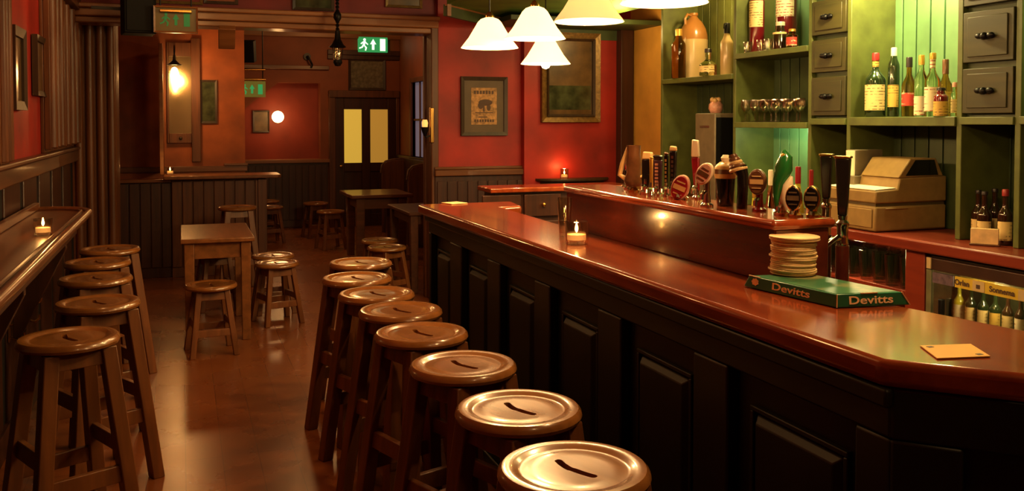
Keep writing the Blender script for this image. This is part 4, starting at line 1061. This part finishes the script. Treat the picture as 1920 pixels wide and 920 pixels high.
# ================================================================== TAPS
TR = math.radians(-50)
TX = 1.565
def tap_root(u, label, X=TX, rz=TR, name='beer_tap'):
    p = P(u, 360, X=X); p.z = UZ
    return thing(name, label, 'beer tap', p, rz, 'beer taps on the raised shelf'), p, (p-EYE).dot(FWD)/F
def zof(u, v, X=TX): return P(u, v, X=X).z-UZ
def tap_base(t, H, m_='chrome', r=.018):
    b = MB().lathe([(0, 0), (r*1.6, 0), (r*1.6, .006), (r, .012), (r*.8, H*.5), (r*.8, H), (0, H)], 16).build('column', m_, t)
    MB().tube([(0, -.006, H*.55), (0, -.03, H*.58), (0, -.046, H*.48), (0, -.048, H*.30)], .006, 8).build('spout', 'chrome', b)
    return b
def paddle(u, label, vt, wpx, body, tip, tipm=.16, lean=0, X=TX, stripe=None, depth=.6, rz=TR):
    t, p, s = tap_root(u, label, X, rz); w = wpx*s; H = zof(u, vt, X)
    tap_base(t, H*.35, 'chrome', min(.016, w*.45))
    z0 = H*.12; z1 = H*(1-tipm); d = w*depth
    MB().hexa([(-w*.36, -d/2, z0), (w*.36, -d/2, z0), (w*.36, d/2, z0), (-w*.36, d/2, z0)], [(-w/2+lean, -d/2, z1), (w/2+lean, -d/2, z1), (w/2+lean, d/2, z1), (-w/2+lean, d/2, z1)]).build('handle', body, t, .004)
    MB().hexa([(-w*.52+lean, -d*.55, z1), (w*.52+lean, -d*.55, z1), (w*.52+lean, d*.55, z1), (-w*.52+lean, d*.55, z1)], [(-w*.40+lean*1.2, -d*.4, H), (w*.46+lean*1.2, -d*.4, H*.985), (w*.46+lean*1.2, d*.4, H*.985), (-w*.40+lean*1.2, d*.4, H)]).build('handle_tip', tip, t, .004)
    if stripe:
        m = MB()
        for k in range(7): m.box(-w*.16, w*.16, -d*.5-.003, -d*.45, z0+(z1-z0)*(.15+.11*k), z0+(z1-z0)*(.22+.11*k))
        m.build('lettering', stripe, t)
    return t
def badge(u, label, vc, rx, rz_px, face, rim, col='chrome', X=TX, lean=0, band=None, rz=TR):
    t, p, s = tap_root(u, label, X, rz); zc = zof(u, vc, X); a, b = rx*s, rz_px*s
    tap_base(t, max(zc-b*.6, .03), col, .013)
    def ell(m, a_, b_, y0, y1):
        m.prism([(a_*math.cos(2*PI*k/28), b_*math.sin(2*PI*k/28)) for k in range(28)], y0, y1, Matrix(((1, 0, 0, 0), (0, 0, 1, 0), (0, 1, 0, zc), (0, 0, 0, 1))) @ Matrix.Rotation(lean, 4, 'Z'))
        return m
    f = ell(MB(), a, b, -.030, -.012).build('badge_rim', rim, t, .003)
    ell(MB(), a*.86, b*.88, -.034, -.030).build('badge_face', face, f, .001)
    if band:
        m = MB(); rm = Matrix.Translation((0, 0, zc)) @ Matrix.Rotation(-lean, 4, 'Y')
        m.box(-a*.72, a*.72, -.0365, -.034, -b*.16, b*.20, rm); m.box(-a*.5, a*.5, -.0365, -.034, b*.40, b*.50, rm); m.box(-a*.5, a*.5, -.0365, -.034, -b*.5, -b*.42, rm); m.build('badge_band', band, f)
    return t
# 1 carved horn shaped handle
t, p, s = tap_root(1188, 'carved brown horn shaped tap at the left end of the taps')
H = zof(1188, 306)
tap_base(t, H*.3, 'brass', .014)
MB().lathe([(0, .02), (.030, .02), (.036, .04), (.026, .07), (.030, .10), (.024, .14), (.026, .17), (.014, H), (0, H)], 18).build('handle', 'tap_brown', t)
m = MB(); m.tube([(-.03, 0, .045), (-.055, 0, .06), (-.045, 0, .10), (-.02, 0, .16)], .009).tube([(.02, 0, .05), (.05, 0, .06), (.06, 0, .02)], .009); m.build('carved_arms', 'tap_cream', t)
paddle(1178, 'dark tap with small red cap behind the horn shaped tap', 306, 13, 'tap_black', 'tap_red', .25, X=1.60)
paddle(1212, 'black paddle tap with slanting beige tip and gold side', 284, 20, 'tap_black', 'tap_cream', .18, lean=.004, stripe=None)
paddle(1221, 'narrow gold coloured tap handle beside the black paddle tap', 293, 8, 'cap_gold', 'cap_gold', .05, X=1.52)
paddle(1233, 'purple column tap with dark cap', 290, 19, 'purple', 'tap_black', .12, stripe='tap_pink')
paddle(1249, 'slim dark tap with pale lettering down its side', 285, 9, 'tap_black', 'tap_brown', .06, stripe='tap_cream')
paddle(1262, 'tall slim black tap with square cream top', 273, 14, 'tap_black', 'tap_cream', .10, stripe='chrome')
badge(1280, 'tap with oval red and cream badge tilted to the right', 351, 17, 25, 'tap_red', 'tap_pink', 'chrome', lean=-.35, band='tap_cream')
paddle(1307, 'red tap handle with large white tip standing above the others', 261, 15, 'tap_red', 'tap_white', .30, lean=-.006, X=1.62)
badge(1325, 'tap with pink oval badge and white scroll on a chrome column', 325, 15, 22, 'tap_pink', 'tap_white', 'chrome', lean=-.5, band='tap_brown', X=1.50)
t = thing('beer_tap', 'wide dark glass tap wrapped by a cream name band', 'beer tap', P(1360, 370, X=TX).xy[:]+(UZ,), TR, 'beer taps on the raised shelf')
H = zof(1360, 290); s = (P(1360, 370, X=TX)-EYE).dot(FWD)/F
MB().lathe([(0, .0), (15*s, 0), (16*s, .01), (19*s, H*.58), (0, H*.58)], 24).build('glass_body', 'tap_black', t)
MB().lathe([(19.5*s, H*.54), (20.5*s, H*.60), (20*s, H*.76), (17*s, H*.80), (10*s, H*.86), (0, H*.88)], 24).build('name_band', 'tap_cream', t)
MB().lathe([(20.7*s, H*.63), (20.5*s, H*.72)], 24, a0=-PI/2-1.0, a1=-PI/2+1.0).build('lettering', 'tap_brown', t)
MB().lathe([(0, H*.86), (7*s, H*.86), (9*s, H*.94), (5*s, H), (0, H)], 14).build('top_knob', 'tap_white', t)
t = thing('beer_tap', 'black curved tap with brown and cream banded head', 'beer tap', P(1391, 375, X=TX).xy[:]+(UZ,), TR, 'beer taps on the raised shelf')
H = zof(1391, 287); s = (P(1391, 370, X=TX)-EYE).dot(FWD)/F
MB().tube([(0, 0, 0), (.002, 0, H*.3), (.002, 0, H*.6), (-.008, 0, H*.75)], [10*s, 10*s, 11*s, 14*s], 16).build('handle', 'tap_black', t)
for k, mm in enumerate(('tap_cream', 'tap_brown', 'tap_cream', 'tap_brown', 'tap_brown')):
    z0 = H*(.68+.06*k); r0 = (17-2.2*k)*s
    MB().lathe([(0, 0), (r0, 0), (r0*1.04, H*.03), (r0*.9, H*.06), (0, H*.06)], 18, mtx=Matrix.Translation((-.010-.004*k, 0, z0)) @ Matrix.Rotation(-.3, 4, 'Y')).build('head_band', mm, t)
badge(1424, 'tap with brown round badge on a red wooden stem', 340, 17, 24, 'tap_brown', 'tap_brown', 'tap_red', band='tap_cream')
# green leaf tap with white curved handle
t = thing('beer_tap', 'green leaf shaped tap with white curved handle', 'beer tap', P(1466, 385, X=TX).xy[:]+(UZ,), TR, 'beer taps on the raised shelf')
H = zof(1466, 281); s = (P(1466, 370, X=TX)-EYE).dot(FWD)/F
tap_base(t, H*.25, 'chrome', .014)
MB().tube([(-.010, 0, .01), (-.014, 0, H*.3), (-.008, 0, H*.5), (.004, 0, H*.72), (.010, 0, H*.9), (.004, 0, H)], [6*s, 8*s, 12*s, 17*s, 12*s, 3*s], 14).build('handle', 'tap_green', t)
MB().tube([(.016, -.004, .015), (.012, -.006, H*.25), (.018, -.006, H*.45), (.026, -.002, H*.60)], [8*s, 11*s, 10*s, 3*s], 12).build('white_grip', 'tap_white', t)
MB().ball((.006, -.006, H*.9), 7*s, 12).build('top_knob', 'cap_gold', t)
badge(1492, 'tap with black oval badge, left one of the pair', 370, 15, 24, 'tap_black', 'brass', 'brass', band='mount')
badge(1526, 'tap with black oval badge, right one of the pair', 371, 15, 24, 'tap_black', 'brass', 'brass', band='mount', X=1.61)
# tall black font handles at the near end, rising from the serving side
def tower(u, label, vt, vm, vb, X, wpx):
    p = P(u, 400, X=X); s = (p-EYE).dot(FWD)/F
    zb = .80; p.z = zb
    t = thing('beer_font', label, 'beer tap', p, TR, 'tall black tap fonts')
    z = lambda v: P(u, v, X=X).z-zb
    w = wpx*s
    MB().hexa([(-w*.30, -w*.28, z(vm)), (w*.30, -w*.28, z(vm)), (w*.30, w*.28, z(vm)), (-w*.30, w*.28, z(vm))], [(-w*.5, -w*.4, z(vt)-.006), (w*.5, -w*.4, z(vt)-.006), (w*.5, w*.4, z(vt)-.006), (-w*.5, w*.4, z(vt)-.006)]).build('handle', 'tap_black', t, .004)
    MB().box(-w*.56, w*.56, -w*.46, w*.46, z(vt)-.007, z(vt)).build('handle_tip', 'brass', t, .002)
    c = MB().lathe([(0, z(vb)), (w*.40, z(vb)), (w*.42, z(vb)+.008), (w*.38, z(vb)+.016), (w*.38, z(vm)-.032), (w*.44, z(vm)-.028), (w*.44, z(vm)-.020), (w*.28, z(vm)-.012), (w*.34, z(vm)), (0, z(vm))], 18).build('chrome_body', 'chrome', t)
    MB().tube([(0, 0, z(vb)+.02), (-.02, -.03, z(vb)+.018), (-.035, -.055, z(vb)+.0), (-.038, -.06, z(vb)-.02)], .009).cyl((-.045, -.05, z(vb)-.01), (.005, -.075, z(vb)+.035), .006).build('spout', 'chrome', c)
    MB().lathe([(0, 0), (w*1.3, 0), (w*1.3, .01), (w*.46, .02), (w*.46, z(vb)), (0, z(vb))], 18).build('pedestal', 'mahogany', t)
tower(1580, 'tall black beer font handle with gold top, nearest the camera', 292, 404, 460, 1.74, 27)
tower(1549, 'tall black beer font handle with gold top, farther one', 288, 372, 440, 1.80, 22)
# worktop on the serving side that carries them
t = thing('service_worktop', 'low dark service worktop behind the raised mahogany shelf', 'worktop')
MB().box(1.665, 1.98, 1.45, 4.15, .775, .80).build('worktop_board', 'green_dark', t, .003)
MB().box(1.67, 1.96, 1.50, 4.10, 0, .775).build('carcass', 'green_dark', t)
# bottles standing behind the taps on the worktop
gS = 'bottles standing behind the taps'
for u, vt, wpx, X, gm, cm, lm, lab in ((1445, 318, 22, 1.90, 'glass_pale', 'cap_white', 'label_cream', 'pale bottle with cream label behind the brown badge tap'), (1478, 322, 20, 1.90, 'tap_white', 'cap_white', 'label_white', 'white bottle behind the green leaf tap'),
                                       (1496, 312, 24, 1.88, 'yellow_liquid', 'cap_red', None, 'bottle of yellow liquid with red cap behind the oval badges'), (1521, 318, 18, 1.88, 'tap_pink', 'cap_red', None, 'pink bottle with red tip behind the right oval badge'),
                                       (1414, 345, 16, 1.90, 'yellow_liquid', 'cap_gold', None, 'yellow bottle behind the black banded tap')):
    p = P(u, 360, X=X); p.z = .80; H = P(u, vt, X=X).z-.80; R = wpx/2*(p-EYE).dot(FWD)/F
    bottle('cordial_bottle', lab, 'bottle', p, H, R, gm, cm, lm, .72, .36, (.5, .70), TR, gS, cap=(.90, 1.0))

# ================================================================== THINGS ON THE BAR
# green counter box
zb = ZB+.002; hh = .030
b1, b0, b2 = P(1569, 577, Z=zb), P(1394, 536, Z=zb), P(1706, 571, Z=zb)
e1 = (b0-b1); e2 = (b2-b1); L1, L2 = e1.length, e2.length; e1.normalize(); e2.normalize()
q = [b0, b1, b2, b1+e1*L1+e2*L2]
zv = Vector((0, 0, hh))
T_ = [b1+e1*(L1-.016)+e2*.004+zv, b1+e1*.004+e2*.004+zv, b1+e1*.004+e2*(L2-.018)+zv, b1+e1*(L1-.016)+e2*(L2-.018)+zv]
ctr = sum(q, Vector())/4; ctr.z = zb
t = thing('counter_box', 'green cardboard box with sloping ends and white name on the bar', 'box', ctr)
lo = [p-ctr for p in q]; hi = [p-ctr for p in T_]
MB().hexa(lo, hi).build('box_body', 'box_green', t, .002)
tc2 = sum(hi, Vector())/4
ins = [tc2+(h-tc2)*.95 for h in hi]
MB().hexa([p+Vector((0, 0, -.001)) for p in ins], [p+Vector((0, 0, .0008)) for p in ins]).build('box_top', 'box_green_top', t)
up_ = Vector((0, 0, .0006))
for pa, pb in ((lo[1], hi[1]), (lo[2], hi[2]), (hi[0]+up_, hi[0]+(hi[1]-hi[0])*.14+up_), (hi[1]+(hi[2]-hi[1])*.36+up_, hi[1]+(hi[2]-hi[1])*.62+up_)):
    MB().tube([pa, pb], .0016, 6).build('worn_edge', 'box_edge', t)
def face_mtx(a, b, c, d, fx, fz):
    ex = (b-a).normalized(); up = ((c+d)/2-(a+b)/2); ez = (up-ex*up.dot(ex)).normalized(); n = ex.cross(ez)
    return Matrix.Translation(a+(b-a)*fx+ez*up.length*fz+n*.0009) @ Matrix((ex, ez, n)).transposed().to_4x4()
def fit_text(name, word, m_, parent, mt, w, h, th=.0005):
    o = text(name, word, 1.0, m_, parent, Matrix(), .1, .018)
    xs = [v.co.x for v in o.data.vertices]; ys = [v.co.y for v in o.data.vertices]
    cx, cy_ = (max(xs)+min(xs))/2, (max(ys)+min(ys))/2
    o.data.transform(mt @ Matrix.Diagonal((w/(max(xs)-min(xs)), h/(max(ys)-min(ys)), th/.2, 1)) @ Matrix.Translation((-cx, -cy_, 0)))
    return o
fit_text('lettering', 'Devitts', 'lettering', t, face_mtx(lo[0], lo[1], hi[0], hi[1], .53, .52), L1*.40, hh*.58)
fit_text('lettering', 'Devitts', 'lettering', t, face_mtx(lo[1], lo[2], hi[1], hi[2], .47, .50), L2*.60, hh*.62)
mt = face_mtx(lo[0], lo[1], hi[0], hi[1], .135, .56)
MB().prism([(.011*math.cos(2*PI*k/14)*(1+.25*(k % 2)), .008*math.sin(2*PI*k/14)*(1+.25*(k % 2))) for k in range(14)], 0, .0006, mt).build('emblem', 'card', t)
# stack of card mats on the box
zst = zb+hh+.0028
cs = P(1487, 512, Z=zst)
n = 20; th = (P(1490, 441, D=(cs-EYE).dot(FWD)).z-zst)/n
rr = 41*(cs-EYE).dot(FWD)/F
proto = None
for k in range(n):
    z = zst+th*k
    ox, oy = random.uniform(-.003, .003), random.uniform(-.003, .003)
    big = 1.12 if k >= n-2 else (1.08 if k in (2, 9) else 1.0)
    if k > n*.7: ox += .002*(k-n*.7)*.5
    if k in (0, n-1) or proto is None or True:
        if proto is None:
            o = MB().lathe([(0, .0002), (rr-.001, .0002), (rr, .001), (rr, th-.0012), (rr-.001, th-.0004), (0, th-.0004)], 32).build('beer_mat', 'card', None)
            tag(o, 'round cream card mat in the middle of the tall stack on green box', 'beer mat', 'beer mats in the stack'); proto = o
        else:
            o = proto.copy(); COL.objects.link(o)
    o.location = (cs.x+ox, cs.y+oy, z); o.scale = (big, big, 1); o.rotation_euler = (0, 0, random.random()*6)
    if k == 0: bottom = o
    if k == n-1: o['label'] = 'topmost round cream card mat of the tall stack on green box'
bottom['label'] = 'bottom round cream card mat of the tall stack on green box'
# yellow card lying on the bar
c = [P(1725, 649, Z=ZB+.001), P(1757, 673, Z=ZB+.001), P(1857, 669, Z=ZB+.001), P(1820, 646, Z=ZB+.001)]
o = MB().hexa(c, [p+Vector((0, 0, .002)) for p in c]).build('paper_card', 'card_yellow', None); tag(o, 'yellow paper card lying flat near the bar corner', 'card')
t2 = P(1735, 650, Z=ZB+.0035); 
MB().box(-.006, .006, -.004, .004, 0, .0006).build('printed_mark', 'print_ink', o, 0, c[0]*.85+c[2]*.15+Vector((0, 0, .002)))
MB().box(-.006, .006, -.004, .004, 0, .0006).build('printed_mark', 'print_ink', o, 0, c[2]*.85+c[0]*.15+Vector((0, 0, .002)))
c = P(852, 381, Z=ZB+.001)
o = MB().box(-.05, .05, -.05, .05, 0, .004).build('beer_mat', 'card', None, .001, c, (0, 0, .3)); tag(o, 'single pale square mat at the far end of the bar top', 'beer mat')
p = P(1059, 445, Z=ZB+.001); p = P(1059, 443, Z=ZB+.001)
drink_glass('tall_glass', 'tall clear glass with pale rim behind the tealight on the bar', p, .145, .027, None)
MBr = None

# console shelf on the picture wall
p = P(1072, 333, Y=WBY)
t = thing('console_shelf', 'dark half round wall shelf below the gilt framed picture', 'shelf', (p.x, WBY, p.z))
wd = (P(1140, 333, Y=WBY).x-P(1005, 333, Y=WBY).x)/2
m = MB(); m.prism([(wd*math.cos(a), -.20*math.sin(a)) for a in [PI*k/16 for k in range(17)]], -.02, 0); m.build('shelf_board', 'frame', t, .004)
m = MB(); m.prism([(wd*.88*math.cos(a), -.15*math.sin(a)) for a in [PI*k/16 for k in range(17)]], -.085, -.02); m.build('apron', 'frame', t, .01)
candle('lit tealight in a small glass on the dark console shelf', (P(1058, 331, Y=WBY-.10).x, WBY-.10, p.z+.001), .036, .085, power=1.2)

# ================================================================== LIGHTS
W = bpy.data.worlds.new('World'); scene.world = W; W.use_nodes = True
W.node_tree.nodes['Background'].inputs['Color'].default_value = (.9, .45, .2, 1); W.node_tree.nodes['Background'].inputs['Strength'].default_value = .008
warm = (1, .52, .18)
# unseen point lights added above the back bar shelves and till
light('bay_light', (3.50, (Y[1797]+Y[1590])/2-.16, 2.60), 70, (1, .86, .46), .06)
light('bay_light', (3.48, Y[1376]+.20, 2.45), 26, (1, .70, .28), .05)
light('bay_light', (3.48, (Y[1517]+Y[1376])/2, 2.60), 20, (1, .80, .42), .05)
light('bay_light', (3.47, (Y[1517]+Y[1376])/2, CZ+s2b-.06), 5, (.80, 1, .58), .04)
light('bay_light', (3.50, 2.62, 2.3), 9, (.85, 1, .4), .05)
light('bay_light', (3.26, 3.75, .865), 5, (1, .7, .3), .03)  # added under the counter so the pint glasses glint
light('bay_light', (CX+.06, yd-.45, .80), 4, (1, .85, .45), .03)
light('till_light', (3.16, 3.78, 2.30), 50, (1, .74, .36), .05)
# unseen point lights added near the ceiling to brighten the room
light('fill_light', (.2, 3.0, 2.7), 17, warm, .12)
light('fill_light', (.2, 5.4, 2.7), 15, warm, .12)
light('fill_light', (-.50, 4.9, 2.70), 9, warm, .06)
light('fill_light', (1.2, .3, 2.5), 13, (1, .60, .25), .1)
light('fill_light', (1.95, 2.4, 2.30), 22, (1, .66, .28), .1)
light('fill_light', (2.5, 4.0, 2.25), 18, (1, .68, .28), .1)
light('fill_light', (1.2, 9.2, 2.7), 20, warm, .15)
light('fill_light', (1.9, 11.3, 2.6), 22, warm, .12)
light('fill_light', (2.9, 5.9, 2.15), 6, (1, .58, .22), .08)
light('fill_light', (3.25, 6.45, 2.2), 8, (1, .70, .26), .06)

# ================================================================== RENDER LOOK
scene.view_settings.view_transform = 'Standard'
scene.view_settings.look = 'None'
scene.view_settings.exposure = 0.0
scene.view_settings.gamma = 0.94
cy = scene.cycles
cy.use_denoising = True
cy.max_bounces = 8; cy.diffuse_bounces = 3; cy.glossy_bounces = 4; cy.transmission_bounces = 8; cy.transparent_max_bounces = 8
cy.caustics_reflective = False; cy.caustics_refractive = False
cy.sample_clamp_indirect = 4.0; cy.sample_clamp_direct = 0.0
labels = {}
for o in scene.objects:
    if o.parent is None and o.get('label') == '-': print('UNLABELLED', o.name)
